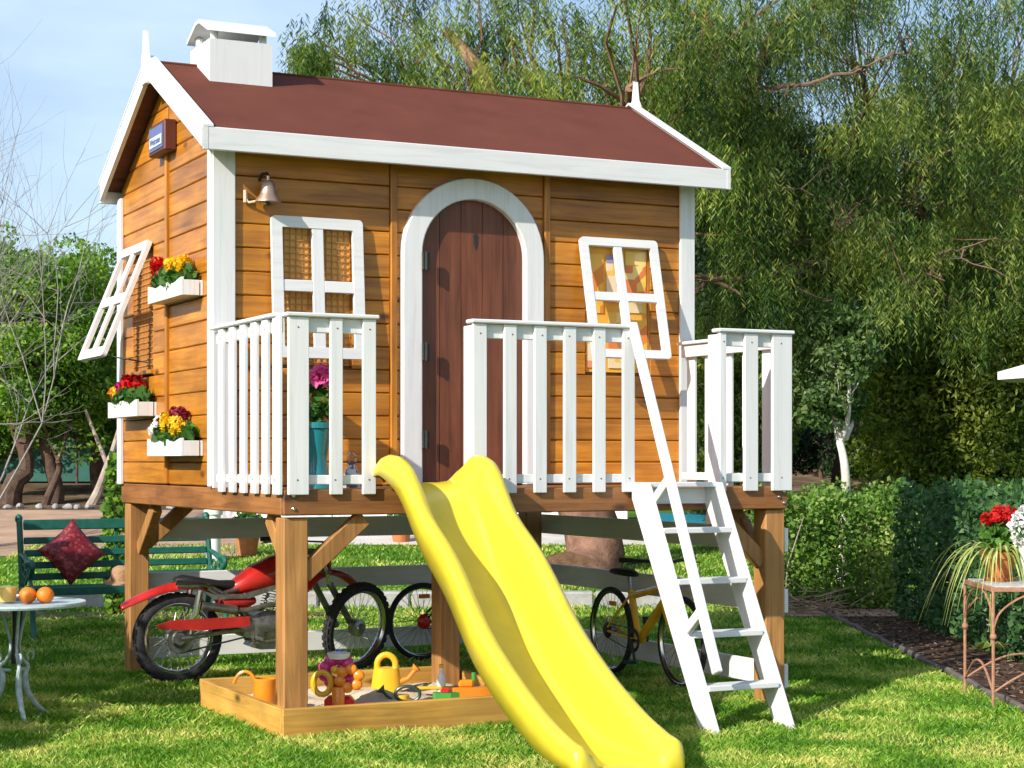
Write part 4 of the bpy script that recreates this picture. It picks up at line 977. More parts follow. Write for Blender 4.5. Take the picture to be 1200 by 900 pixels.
# ---------------------------------------------------------------- iron plant stand at the right with pots
A_ = Vector((4.88, -.13, 0)); B_ = Vector((4.53, -.82, 0)); e1 = (A_-B_).normalized(); e2 = Vector((e1.y, -e1.x, 0)); LT = (A_-B_).length
tz = .785
st = thing('plant_stand', 'rusty pink iron plant stand with arched stretchers on the lawn', 'plant stand', B_)
corners = [Vector((0, 0, 0)), e1*LT, e1*LT+e2*LT, e2*LT]
for c in corners:
    MB().tube([c, c+Vector((0, 0, tz-.03))], .011, 8).build('leg', RUST, st); MB().ball(c+Vector((0, 0, .46)), .024, 10, 7).build('knob', RUST, st)
for i in range(4):
    a, b_ = corners[i], corners[(i+1) % 4]
    MB().bar(a+Vector((0, 0, tz-.02)), b_+Vector((0, 0, tz-.02)), .028, .03, .003).build('rim', RUST, st)
    def arc(z0, rise, f0=0, f1=1): return [a.lerp(b_, f0+(f1-f0)*k/12)+Vector((0, 0, z0+rise*sin(pi*k/12))) for k in range(13)]
    MB().tube(arc(.10, .17), .008, 6).build('stretcher', RUST, st)
    for (p, q) in ((a, b_), (b_, a)):
        MB().tube(catmull([p+Vector((0, 0, .50)), p.lerp(q, .06)+Vector((0, 0, .62)), p.lerp(q, .25)+Vector((0, 0, .72)), p.lerp(q, .48)+Vector((0, 0, .755))], 5), .007, 6).build('bracket', RUST, st)
cc = (corners[0]+corners[2])/2
m_ = MB(); cs = [c+(cc-c)*.04 for c in corners]
m_.add([c+Vector((0, 0, z)) for z in (tz-.012, tz+.004) for c in cs], [(0,1,2,3),(7,6,5,4),(0,4,5,1),(1,5,6,2),(2,6,7,3),(3,7,4,0)]); m_.build('table_top', plain('slate_top', (.5, .5, .52), rough=.5, var=.2), st)
p1 = B_+e1*.52+e2*.17+Vector((0, 0, tz+.006))
tp = thing('flower_pot', 'terracotta pot with red geraniums and striped spider plant on the stand', 'flower pot', p1)
MB().lathe([(.075, 0), (.105, .15), (.118, .15), (.122, .195), (.108, .195), (.10, .17), (.001, .165)], 26).build('pot', TERRA, tp)
MB().lathe([(.001, 0), (.10, 0), (.115, .022), (.11, .024), (.095, .007), (.001, .007)], 22).build('saucer', TERRA, tp)
foliage(tp, (.02, 0, .30), (.14, .14, .12), 240, .07, leafmat('geranium_leaves', (.05, .13, .02), (.10, .24, .04), (.20, .36, .09), nscale=6))
for (x, yv, z) in ((-.05, -.05, .44), (.02, .02, .47), (.07, -.04, .46), (-.10, .0, .42), (.0, -.08, .42)): bloom(tp, (x, yv, z), .048, PRED, 60)
SPI = leafmat('spider_leaves', (.18, .26, .05), (.38, .45, .12), (.62, .62, .30), trans=.4, nscale=8)
sp = MB()
rs = random.Random(3)
for k in range(46):
    a = rs.uniform(0, 2*pi) if k > 16 else rs.uniform(pi*.9, pi*1.7); Ln = rs.uniform(.32, .66); up = rs.uniform(.5, 1.1)
    u = Vector((cos(a), sin(a), 0)); sd = Vector((-sin(a), cos(a), 0)); P = []
    for i in range(9):
        t = i/8; P.append(u*(.07+Ln*t*(1-.15*t))+Vector((0, 0, .18+Ln*up*t*.9-1.15*Ln*t*t*1.2)))
    for i in range(8):
        w0, w1 = [.011*(1-.85*abs(2*tt-.7)**2*.5)*(1-tt*.85) for tt in (i/8, (i+1)/8)]
        sp.add([P[i]-sd*w0, P[i]+sd*w0, P[i+1]+sd*w1, P[i+1]-sd*w1], [(0, 1, 2, 3)])
sp.build('spider_leaves', SPI, tp)
rn = MB().tube(catmull([(-.10, -.06, .2), (-.19, -.14, .1), (-.21, -.16, -.15), (-.20, -.15, -.42)], 5), .004, 5); rn.build('runner', SPI, tp)
bl = MB()
for k in range(9):
    a = 2*pi*k/9; u = Vector((cos(a), sin(a), 0)); sd = Vector((-sin(a), cos(a), 0)); o_ = Vector((-.20, -.15, -.42))
    bl.add([o_-sd*.004, o_+sd*.004, o_+u*.06+sd*.006+Vector((0, 0, .03)), o_+u*.12+Vector((0, 0, -.01)), o_+u*.06-sd*.006+Vector((0, 0, .03))], [(0, 1, 2, 3, 4)])
bl.build('plantlet', SPI, tp)
p2 = B_+e1*.26+e2*.36+Vector((0, 0, tz+.006))
wp = thing('flower_pot', 'white ceramic pot overflowing with tiny white flowers on the iron stand', 'flower pot', p2)
MB().lathe([(.085, 0), (.12, .20), (.13, .25), (.12, .25), (.11, .22), (.001, .21)], 26).build('pot', WHITEC, wp)
foliage(wp, (0, 0, .32), (.16, .16, .13), 260, .04)
Pw = ball_pts(700, (0, 0, .36), (.19, .19, .17), shell=.6); link('white_blossom', arr_mesh('white_blossom', rand_leaves(Pw, .035, .9), 4), PWHT, wp)

# ---------------------------------------------------------------- parasol edge at the right
PARA = plain('parasol_cloth', (.78, .76, .72), rough=.9, var=.04)
pc = V(6.05, 19.0)
par = thing('garden_parasol', 'pale garden parasol with wide flat canopy beyond the hedge', 'parasol', pc)
MB().lathe([(.03, 0), (.03, 2.75), (.001, 2.78)], 10).build('pole', WH_Z, par)
MB().lathe([(1.0, 2.44), (1.0, 2.52), (.5, 2.66), (.001, 2.8), ], 8, Matrix.Rotation(.3, 4, 'Z')).build('canopy', PARA, par)
MB().lathe([(.25, 0), (.25, .06), (.05, .1), (.001, .1)], 16).build('base', STONE, par)

# ---------------------------------------------------------------- trees
def limb_path(a, b, sag, rng, n=7):
    a, b = Vector(a), Vector(b); L_ = (b-a).length; pts = []
    j1 = Vector(rng.normal(size=3))*L_*.06; j2 = Vector(rng.normal(size=3))*L_*.05
    for i in range(n+1):
        t = i/n; p = a.lerp(b, t)+Vector((0, 0, sag*L_*sin(pi*t)))+j1*sin(pi*t)+j2*sin(2*pi*t); pts.append(p)
    return pts
def tree(name, label, base, trunk_h, trunk_r, clusters, leafm, barkm, leaf_fn, seed, group='garden trees', nlimb=6, lean=(0, 0), twigr=.012, cat='tree', limb_frac=.55):
    """clusters: array (n,4) relative centre + radius. leaf_fn(centre, radius, rng)->verts"""
    rng = np.random.default_rng(seed); t = thing(name, label, cat, base, 0, group)
    fork = Vector((lean[0], lean[1], trunk_h)); C_ = clusters
    tb = MB(); tp_ = limb_path((0, 0, -.15), fork, 0, rng, 8)
    tb.tube(tp_, [trunk_r*(1.35 if i == 0 else 1-.35*i/8) for i in range(9)], 12)
    # group clusters around limb ends
    cent = C_[:, :3]; k = min(nlimb, len(cent)); ends = cent[rng.choice(len(cent), k, replace=False)]
    for _ in range(4):
        lab = np.argmin(((cent[:, None]-ends[None])**2).sum(2), 1)
        for q in range(k):
            if (lab == q).any(): ends[q] = cent[lab == q].mean(0)
    V_ = []
    for q in range(k):
        e = Vector(ends[q]); p = limb_path(fork, fork.lerp(e, .85), .10, rng, 8); tb.tube(p, [trunk_r*(.55-.42*i/8) for i in range(9)], 8)
        for ci in np.where(lab == q)[0]:
            s_ = p[int(rng.integers(3, 9))]; tb.tube(limb_path(s_, Vector(cent[ci]), .05, rng, 5), [max(twigr*.5, trunk_r*limb_frac*.16*(1-i/6)) for i in range(6)], 5, cap=False)
    tb.build('trunk', barkm, t, sharp=60)
    for c in C_: V_.append(leaf_fn(c[:3], c[3], rng))
    V_ = np.concatenate(V_); link('crown', arr_mesh('crown', V_, 4), leafm, t); return t
def scatter_ell(n, c, rad, r0, r1, rng, shell=.35, zmin=None):
    out_ = []
    while len(out_) < n:
        v_ = rng.normal(size=3); v_ /= np.linalg.norm(v_); p = np.array(c)+v_*np.array(rad)*(shell+(1-shell)*rng.uniform())**(1/2.2)
        if zmin is not None and p[2] < zmin: continue
        out_.append((*p, rng.uniform(r0, r1)))
    return np.array(out_)
def broad(nl, size, wid=.55, flat=.75):
    def f(c, r, rng):
        n = int(nl*rng.uniform(.75, 1.25)); P = ball_pts(n, c, (r, r, r*flat), rng, .25); return rand_leaves(P, size, wid, .3, rng)
    return f
def weep(ns, nl, length, size):
    """pendulous strands of narrow drooping leaflets"""
    def f(c, r, rng):
        S0 = ball_pts(ns, c, (r, r, r*.55), rng, .1); out_ = []
        L_ = length*rng.uniform(.55, 1.25, (ns, 1)); dirn = rng.normal(size=(ns, 3))*np.array([1, 1, .2]); dirn = unit(dirn)
        for i in range(nl):
            tt = (i+rng.uniform(0, 1, (ns, 1)))/nl
            P = S0+dirn*(.30*L_*tt*(1-.45*tt))+np.array([0, 0, -1])*L_*tt**1.35
            sdv = unit(rng.normal(size=(ns, 3))*np.array([1, 1, .3])); a = unit(sdv*.85+np.array([0, 0, -1.0])); bb = unit(np.cross(a, rng.normal(size=(ns, 3))))
            s_ = size*rng.uniform(.6, 1.3, (ns, 1)); out_.append(quads(P+a*s_*.45, a*s_*.5, bb*s_*.075))
        return np.concatenate(out_)
    return f
PEP = leafmat('pepper_leaves', (.012, .036, .007), (.075, .155, .020), (.36, .41, .075), trans=.36, nscale=.9, patch=2.2)  # strong colour noise stands in for sunlit clumps and dark hollows
PEP2 = leafmat('pepper_leaves_blue', (.010, .032, .007), (.06, .13, .020), (.31, .36, .065), trans=.36, nscale=.9, patch=2.2)  # same painted light and dark clumps, a little deeper
GRN1 = leafmat('bright_leaves', (.03, .09, .010), (.12, .27, .025), (.34, .46, .07), trans=.4, nscale=.6)
GRN2 = leafmat('olive_leaves', (.025, .055, .008), (.12, .18, .020), (.34, .37, .06), trans=.4, nscale=.7)
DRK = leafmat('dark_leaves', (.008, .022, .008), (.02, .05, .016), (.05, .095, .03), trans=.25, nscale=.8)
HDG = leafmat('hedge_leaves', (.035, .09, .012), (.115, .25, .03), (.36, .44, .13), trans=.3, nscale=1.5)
HDG2 = leafmat('shaded_hedge_leaves', (.018, .055, .018), (.045, .12, .032), (.10, .21, .06), trans=.25, nscale=1.5)  # darker copy of the hedge leaves, house shadow put into the colour

def rel(px, py, d, base):        # a photo pixel at an assumed depth -> offset from a tree base
    p = atd(px, py, d); return (p.x-base.x, p.y-base.y, p.z-base.z)
# -- big pepper tree behind the playhouse
rng = np.random.default_rng(11)
pb = V((678-600)/FPX*23.5, 23.5, ground(23.5))
cl = []
def blob(px, py, d, n, sx, sy, sd, r0, r1, base, lst, rg):
    for _ in range(n):
        x = px+rg.normal()*sx; yv = py+rg.normal()*sy; dd = d+rg.normal()*sd
        lst.append((*rel(x, yv, dd, base), rg.uniform(r0, r1)))
blob(440, 62, 23, 8, 40, 32, .8, .30, .5, pb, cl, rng)
blob(362, 52, 23, 3, 12, 14, .5, .18, .3, pb, cl, rng)
blob(550, 55, 23.5, 11, 50, 34, 1.0, .35, .6, pb, cl, rng)
blob(670, 75, 23.5, 13, 50, 40, 1.2, .35, .65, pb, cl, rng)
blob(790, 70, 23.5, 24, 50, 60, 1.4, .45, .75, pb, cl, rng)
blob(850, 170, 23.2, 22, 30, 60, 1.2, .4, .65, pb, cl, rng)
blob(520, -60, 24, 5, 100, 25, 1.5, .4, .7, pb, cl, rng)
blob(800, -50, 24, 9, 130, 25, 1.5, .4, .7, pb, cl, rng)
tree('pepper_tree', 'huge weeping pepper tree rising behind the playhouse roof', pb, 3.0, .42, np.array(cl), PEP, REDBARK, weep(60, 17, .68, .10), 21, nlimb=9, lean=(.3, .2))
pb2 = V((1042-600)/FPX*27, 27, ground(27)); cl = []
blob(900, 190, 24.5, 28, 40, 60, 1.2, .4, .7, pb2, cl, rng); blob(985, 215, 25, 34, 55, 65, 1.3, .45, .75, pb2, cl, rng)
blob(960, 40, 25.5, 26, 70, 45, 1.5, .45, .75, pb2, cl, rng); blob(1120, 190, 25, 38, 60, 65, 1.4, .45, .75, pb2, cl, rng)
blob(1180, 50, 25.5, 14, 50, 45, 1.4, .4, .75, pb2, cl, rng); blob(1240, 200, 25, 14, 40, 80, 1.2, .5, .8, pb2, cl, rng); blob(1060, -50, 25.5, 8, 120, 25, 1.6, .4, .7, pb2, cl, rng); blob(890, 320, 24.4, 14, 45, 35, 1.0, .3, .55, pb2, cl, rng); blob(1010, 330, 24.6, 14, 50, 35, 1.0, .3, .55, pb2, cl, rng); blob(1130, 320, 24.6, 14, 50, 35, 1.0, .3, .55, pb2, cl, rng)
pt2 = tree('pepper_tree', 'second weeping pepper tree with reddish limbs beyond the hedge', pb2, 2.9, .22, np.array(cl), PEP2, BARK, weep(60, 17, .68, .10), 22, nlimb=10, lean=(.2, .3))
# bare twiggy limbs hanging out of the second crown
TWG = plain('bare_twigs', (.17, .105, .075), rough=1, var=.3, scale=10)
rg = np.random.default_rng(15)
def limb(pixs, d, r, kids):
    g = MB(); pts = catmull([Vector(rel(x, y_, d+dd+.75, pb2)) for (x, y_, dd) in pixs], 6); n = len(pts)
    pts = [Vector(p)+Vector(rg.normal(size=3))*.02 for p in pts]
    g.tube(pts, [r*(1-.8*i/(n-1)) for i in range(n)], 6)
    for k in range(kids):
        s_ = pts[int(rg.integers(n//4, n))]; dv = Vector(rg.normal(size=3)); dv.z = dv.z*.6-.25; q = s_+dv*.38
        p2_ = limb_path(s_, q, .05, rg, 5); g.tube(p2_, [r*.34*(1-.7*i/5) for i in range(6)], 4, cap=False)
        for m in range(3):
            s2 = p2_[int(rg.integers(1, 6))]; g.tube(limb_path(s2, s2+Vector(rg.normal(size=3))*.2, 0, rg, 3), [r*.16, r*.12, r*.09, r*.05], 3, cap=False)
    g.build('bare_limb', TWG, pt2)
limb([(1200, 300, .5), (1120, 275, 0), (1075, 240, -.5), (1090, 190, -1), (1170, 160, -1.2)], 24, .05, 10)
limb([(1060, 290, .5), (1030, 270, -.4), (960, 235, -1), (900, 195, -1.2)], 24, .06, 14)
limb([(1010, 300, .6), (960, 290, -.5), (900, 270, -1), (850, 230, -1.3)], 23.8, .045, 14)
limb([(1000, 310, .6), (930, 320, -.8), (870, 325, -1.2), (818, 325, -1.2)], 23.6, .09, 12)
limb([(1030, 330, .3), (1000, 290, -1), (980, 255, -1.4)], 23.6, .035, 10)
limb([(1050, 330, .3), (1075, 345, -1), (1100, 300, -1.4), (1130, 290, -1.5)], 23.6, .04, 10)
limb([(930, 420, .3), (925, 360, -.5), (905, 320, -.9), (890, 250, -1.2)], 23.8, .03, 12)
limb([(960, 400, .3), (985, 350, -.5), (1010, 320, -.9), (1060, 345, -1.2)], 23.8, .03, 12)
limb([(800, 130, .3), (860, 110, -.5), (960, 95, -.9), (1060, 60, -1.2)], 24.2, .05, 14)
limb([(1250, 270, .3), (1190, 285, -.3), (1140, 290, -.6)], 24, .12, 5)
# -- left: leafy trees
cfgs = [(-8, 34, 275, 5.0, GRN1, 'tall bright green tree at the far left behind the bare shrub'), (62, 33, 290, 4.6, GRN1, 'bright green round-topped tree behind the green bench'), (118, 35, 300, 4.4, GRN1, 'yellow-green tree close beside the playhouse side wall'), (-70, 36, 270, 5.4, DRK, 'dark tree at the edge of the garden')]
for i, (px, d, ytop, hh, m, lab) in enumerate(cfgs):
    b0 = V((px-600)/FPX*d, d, ground(d)); ztop = 1.6+(HORIZ-ytop)*d/FPX-b0.z
    rg = np.random.default_rng(40+i)
    C1 = scatter_ell(62, (0, 0, ztop*.60), (1.15, 1.15, ztop*.42), .35, .6, rg, .3, zmin=.9)
    tree('garden_tree', lab, b0, ztop*.32, .15, C1, m, BARK, broad(400, .095), 50+i, nlimb=6)
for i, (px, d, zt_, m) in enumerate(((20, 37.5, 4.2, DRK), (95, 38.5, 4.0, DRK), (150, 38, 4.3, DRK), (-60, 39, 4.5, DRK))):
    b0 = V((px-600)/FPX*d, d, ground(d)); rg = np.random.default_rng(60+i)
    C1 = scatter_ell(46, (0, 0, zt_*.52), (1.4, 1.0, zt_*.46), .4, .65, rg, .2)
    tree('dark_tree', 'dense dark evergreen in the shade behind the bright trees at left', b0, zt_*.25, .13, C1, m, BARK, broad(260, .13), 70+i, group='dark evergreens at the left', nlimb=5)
# slanting pale trunks below them
for i, (pa, pz, lab) in enumerate((((12, 592), (28, 520), 'stout brown leaning trunk standing at the path edge'), ((105, 592), (130, 535), 'pale bare trunk leaning towards the playhouse'), ((52, 592), (68, 540), 'dark slim trunk between the leaning trunks'))):
    d = 32.6; a = atd(*pa, d); a.z = ground(d)-.05; b1 = atd(*pz, d); rg = np.random.default_rng(80+i)
    t = thing('tree_trunk', lab, 'tree trunk', a); p = limb_path((0, 0, 0), b1-a, .03, rg, 6); r0 = (.17, .085, .07)[i]
    g = MB().tube(p, [r0*(1.2-.5*k/6) for k in range(7)], 10); g.tube([p[-1], p[-1]+Vector((.3, .1, .9))], [r0*.6, r0*.4], 8); g.tube([p[-2], p[-2]+Vector((-.35, .2, 1.0))], [r0*.5, r0*.3], 8)
    g.build('wood', (BARK, PALEBARK, BARK)[i], t)
# green screen net behind the trunks, stone edging
NET = plain('green_net', (.03, .12, .10), rough=.9, var=.2, scale=3)
net = thing('screen_fence', 'low green netting fence behind the tree trunks', 'fence', V(-12, 37, ground(37)))
for k in range(7):
    MB().tube([RV*(k*1.6), RV*(k*1.6)+Vector((0, 0, 1.7))], .03, 6).build('post', BARK, net)
    if k < 6: MB().box((.8, 0, .8), (1.56, .015, 1.5), 0).build('net_panel', NET, net, RV*(k*1.6), (0, 0, kdir))
MB().bar(Vector((0, 0, .75))-FV*.04, RV*9.6+Vector((0, 0, .75))-FV*.04, .03, .04, .002).build('rail', PALEBARK, net)
edg = thing('stone_edging', 'row of pale rough stones edging the dirt path', 'edging', V(-12, 32.0, ground(32.0)))
rg = random.Random(9); r_ = 0
sm_ = []
for k in range(4):
    g = MB().ball((0, 0, .04), .075, 8, 6, (1.3, .8, .7)); g.v = [(x*(1+rg.uniform(-.12, .12)), y_*(1+rg.uniform(-.12, .12)), z*(1+rg.uniform(-.12, .12))) for x, y_, z in g.v]; sm_.append(g.mesh('stone'))
while r_ < 8.6:
    link('stone', sm_[rg.randint(0, 3)], STONE, edg, RV*r_+Vector((0, 0, rg.uniform(-.02, .02))), (0, 0, rg.uniform(0, 6))); r_ += rg.uniform(.12, .34)
# bare grey shrub at the left
bs = V((-45-600)/FPX*26, 26, ground(26)); GREYT = plain('grey_twigs', (.26, .235, .225), rough=1, var=.25, scale=10)
sh = thing('bare_shrub', 'tall bare grey shrub with fine upright twigs at the left edge', 'shrub', bs); g = MB(); rg = np.random.default_rng(12)
def twig(p, dv, L_, r, lev):
    pts = [p]; d0 = dv
    for i in range(5): d0 = (d0+Vector(rg.normal(size=3))*.10+Vector((0, 0, .04))).normalized(); pts.append(pts[-1]+d0*L_/5)
    g.tube(pts, [r*(1-.6*i/5) for i in range(6)], 4 if lev > 1 else 6, cap=False)
    if lev < 4:
        for k in range(4 if lev < 3 else 3):
            q = pts[int(rg.integers(2, 6))]; nd_ = (d0+Vector(rg.normal(size=3))*.42).normalized(); twig(q, nd_, L_*rg.uniform(.5, .75), r*.5, lev+1)
for k in range(11):
    a = rg.uniform(0, 2*pi); twig(Vector((cos(a)*.15, sin(a)*.15, 0)), (Vector((cos(a), sin(a), 0))*.30+RV*.14+Vector((0, 0, 1))).normalized(), rg.uniform(2.8, 3.6), .022, 1)
for k in range(1): twig(Vector((0, 0, rg.uniform(1.8, 2.4))), (RV*.9+Vector((0, 0, rg.uniform(.0, .5)))+Vector(rg.normal(size=3))*.2).normalized(), rg.uniform(1.0, 1.5), .014, 2)
g.build('twigs', GREYT, sh)
# creeper column right behind the house back corner
cb_ = V((134-600)/FPX*19, 19, 0); ck = thing('creeper_shrub', 'slim leafy creeper growing just behind the playhouse back corner', 'shrub', cb_)
P = np.concatenate([ball_pts(700, (0, 0, .75), (.13, .13, .95)), ]); link('leaves', arr_mesh('leaves', rand_leaves(P, .09, .7), 4), GRN1, ck); MB().tube([(0, 0, -.1), (.02, 0, 1.4)], .02, 6).build('stem', BARK, ck)

# -- right: woods, small limewashed tree, hedges
cfg = [(848, 470, 29, 1.4, 3.6, GRN2), (915, 420, 40, 2.0, 5.0, GRN2), (1085, 430, 25.4, 1.2, 3.5, GRN2), (1172, 430, 25.0, 1.2, 3.6, GRN2), (1225, 420, 34, 1.9, 4.6, GRN2), (1010, 420, 42, 2.2, 5.4, DRK), (1120, 400, 43, 2.4, 5.8, DRK), (940, 420, 43.5, 2.3, 5.6, DRK), (860, 420, 42, 2.3, 5.4, DRK), (1210, 400, 42, 2.4, 5.8, DRK)]
labs = ['olive green bushy tree showing behind the right railing', 'olive tree with dry twigs beyond the small limewashed tree', 'drooping olive green conifer over the far hedge', 'broad olive conifer spreading behind the parasol', 'olive conifer at the garden edge past the parasol']
for i, (px, py, d, rw, zt_, m) in enumerate(cfg):
    b0 = V((px-600)/FPX*d, d, ground(d)); rg = np.random.default_rng(100+i)
    C1 = scatter_ell(64, (0, 0, zt_*.56), (rw*.8, rw*.8, zt_*.44), .35, .62, rg, .3, zmin=.1 if m is DRK else .45)
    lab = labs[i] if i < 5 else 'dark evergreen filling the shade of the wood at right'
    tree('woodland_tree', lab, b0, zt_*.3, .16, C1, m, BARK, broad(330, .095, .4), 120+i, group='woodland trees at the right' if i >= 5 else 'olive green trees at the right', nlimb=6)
for i, (px, d, zt_, rw) in enumerate(((835, 31, 1.7, 1.1), (900, 33, 1.9, 1.3), (1045, 33, 1.8, 1.2), (1120, 31, 1.6, 1.2), (1200, 32, 1.9, 1.3), (965, 38, 2.4, 1.4), (1040, 39, 2.6, 1.5))):
    b0 = V((px-600)/FPX*d, d, ground(d)); rg = np.random.default_rng(160+i); C1 = scatter_ell(26, (0, 0, zt_*.5), (rw*.8, rw*.7, zt_*.42), .3, .5, rg, .2)
    tree('undergrowth_shrub', ('low olive shrub seen through the slats of the right railing', 'low dark shrub between the right railing and the limewashed tree', 'low olive shrub just past the limewashed tree trunk', 'low dark shrub below the drooping olive conifer', 'low olive shrub under the pale parasol', 'dark shrub deep in the wood straight behind the limewashed tree', 'olive shrub deep in the wood below the pepper tree limbs')[i], b0, zt_*.3, .05, C1, DRK if i % 2 else GRN2, BARK, broad(260, .09, .5), 170+i, group='undergrowth shrubs below the trees at right', nlimb=4, cat='shrub')
for i, (px, d, zt_) in enumerate(((880, 31, 6.6), (985, 32, 7.0), (1150, 31, 7.2), (1230, 32, 7.6))):  # dark trees added to fill gaps and imitate shaded hollows in the pepper crown
    b0 = V((px-600)/FPX*d, d, ground(d)); rg = np.random.default_rng(180+i); C1 = scatter_ell(58, (0, 0, zt_*.62), (1.35, 1.2, zt_*.36), .4, .7, rg, .25)
    tree('dark_backing_tree', ('dark backing tree added for crown shade behind the gable end of the roof', 'dark backing tree added for crown shade behind the limewashed tree', 'dark backing tree added for crown shade behind the olive conifers', 'dark backing tree added for crown shade behind the parasol')[i], b0, zt_*.3, .18, C1, DRK, BARK, broad(300, .12, .5), 190+i, group='dark backing trees added for crown shade', nlimb=6)
# far wood mass closing the view
rg = np.random.default_rng(77); Vf = []
for k in range(430):
    r_ = rg.uniform(-26, 26) if k < 200 else rg.uniform(2, 22); d = rg.uniform(44, 54)
    top = 6.0 if r_ > 1.5 else (3.0 if r_ > -6 else 3.4)
    if -9 < r_ < 1.5: top = 2.6
    c = V(r_, d, ground(d)); z = rg.uniform(0, 1)**.7*top
    P = ball_pts(150, (c.x, c.y, c.z+z), (1.1, 1.1, .9), rg, .2); Vf.append(rand_leaves(P, .36, .6, .2, rg))
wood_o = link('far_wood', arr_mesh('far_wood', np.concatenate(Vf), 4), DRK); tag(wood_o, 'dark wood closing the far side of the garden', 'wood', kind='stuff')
# small tree with limewashed trunk
d = 23.0; sb_ = V((984-600)/FPX*d, d, ground(d)); rg = np.random.default_rng(33)
C1 = scatter_ell(46, (0, 0, 2.75), (.58, .58, .80), .16, .28, rg, .2)
t = tree('small_tree', 'small round-headed tree with limewashed trunk beyond the hedge', sb_, 1.75, .07, C1, leafmat('citrus_leaves', (.03, .07, .02), (.075, .15, .04), (.19, .26, .08), nscale=2), LIME, broad(170, .085, .5), 34, nlimb=5)
def hedge(name, label, r0, r1, d0, d1, z1, n, m, seed, size=.085, gaps=.0):
    rg = np.random.default_rng(seed); c = V((r0+r1)/2, (d0+d1)/2); t = thing(name, label, 'hedge', c); hr, hd = (r1-r0)/2, (d1-d0)/2
    U = rg.uniform(-1, 1, (n, 3)); k = rg.integers(0, 3, n); s_ = np.where(rg.uniform(size=n) < .5, -1, 1)
    surf = rg.uniform(size=n) < .75; idx = np.arange(n)[surf]; U[idx, k[surf]] = (s_*rg.uniform(.82, 1.06, n))[surf]
    lump = .08*np.sin(U[:, 0]*7+seed)+.07*np.sin(U[:, 1]*9)+.05*np.sin(U[:, 0]*19+U[:, 1]*13)
    z = z1*(.5+.5*U[:, 2])*(1+lump*.8)+.03; x = U[:, 0]*hr*(1+lump*.6); yv = U[:, 1]*hd*(1+lump*.6*np.minimum(1, hr/hd))
    P = x[:, None]*np.array(RV)+yv[:, None]*np.array(FV); P[:, 2] = z
    link('foliage', arr_mesh('foliage', rand_leaves(P, size, .6, 0, rg), 4), m, t)
    g = MB()
    for q in range(int(8*max(1, hr*hd*2))):
        a, b_ = rg.uniform(-.9, .9, 2); p = RV*(a*hr)+FV*(b_*hd); g.tube([p+Vector((0, 0, -.05)), p+Vector((*(rg.normal(size=2)*.06), z1*.4)), p+Vector((*(rg.normal(size=2)*.14), z1*.85))], [.014, .01, .005], 5, cap=False)
    g.build('stems', PALEBARK, t); return t
hedge('hedge', 'sunlit light green hedge beyond the right post of the playhouse', 2.75, 4.15, 19.5, 20.8, 1.17, 17000, HDG, 1, .06)
hedge('hedge', 'hedge with shade darkened into its leaves behind the iron plant stand', 3.95, 5.3, 14.4, 18.6, 1.22, 26000, HDG2, 2, .065)
hedge('hedge', 'far clipped hedge running below the conifers at right', 5.0, 8.4, 22.6, 23.6, 1.15, 10000, HDG, 3, .07)
# low plants and pots behind the terrace, palm-ish planter, pool
POOL, t, b = newmat('pool_water'); b.inputs['Base Color'].default_value = (.05, .42, .60, 1); b.inputs['Roughness'].default_value = .08
n2 = nd(t, 'ShaderNodeTexNoise', Scale=6.0); bn = nd(t, 'ShaderNodeBump', Strength=.15); t.links.new(n2.outputs[0], bn.inputs['Height']); t.links.new(bn.outputs[0], b.inputs['Normal'])
grid('pool', [2.3, 3.4, 4.3], [27.6, 29, 31.2], .012, POOL)
wpst = thing('white_bollard', 'short white round bollard at the far lawn edge', 'bollard', V((250-600)/FPX*25, 25, ground(25)))
MB().lathe([(.10, 0), (.10, .62), (.13, .64), (.13, .70), (.001, .72)], 16).build('shaft', WHITEC, wpst)
for i, (px, d, lab) in enumerate(((290, 25.6, 'terracotta pot with a low bushy plant on the far lawn'), (470, 27.2, 'terracotta pot standing on the pale terrace'))):
    fp_ = thing('terrace_pot', lab, 'plant pot', V((px-600)/FPX*d, d, ground(d))); MB().lathe([(.12, 0), (.17, .28), (.19, .28), (.19, .34), (.16, .34), (.001, .3)], 18).build('pot', TERRA, fp_); foliage(fp_, (0, 0, .45), (.22, .22, .18), 160, .10)
low = thing('terrace_wall', 'low whitewashed wall along the back of the terrace', 'wall', V(-4.4, 30.1, ground(30.1)))
for k in range(7): MB().box((0, 0, .16), (.96, .22, .46), .012).build('wall_block', WHITEC, low, RV*k*.97, (0, 0, kdir))
for (px, d, lab) in ((497, 27.6, 'slatted wooden chair on the terrace'),):
    cht = thing('terrace_chair', lab, 'chair', V((px-600)/FPX*d, d, ground(d)), kdir+.5)
    for sx in (-.2, .2):
        for sy in (-.2, .2): MB().bar((sx, sy, 0), (sx, sy*(1.0), .42 if sy < 0 else .85), .04, .04, .004, up=(1, 0, 0)).build('leg', S_X, cht)
    board('seat', (0, 0, .43), (.46, .46, .03), S_X, cht, .006); board('backrest', (0, .2, .72), (.36, .025, .24), S_X, cht, .006)
# dry twigs heap by the bed
tw = thing('twig_pile', 'heap of dry prunings on the bare soil by the hedge', 'twigs', V(2.95, 19.2)); g = MB(); rg = np.random.default_rng(5)
for k in range(130):
    p = Vector((*(rg.normal(size=2)*.30), abs(rg.normal())*.10)); q = p+Vector((*(rg.normal(size=2)*.25), rg.uniform(-.05, .15))); g.tube([p, q], [.007, .003], 4, cap=False)
g.build('twigs', plain('dry_twigs', (.32, .22, .15), rough=1, var=.3), tw)
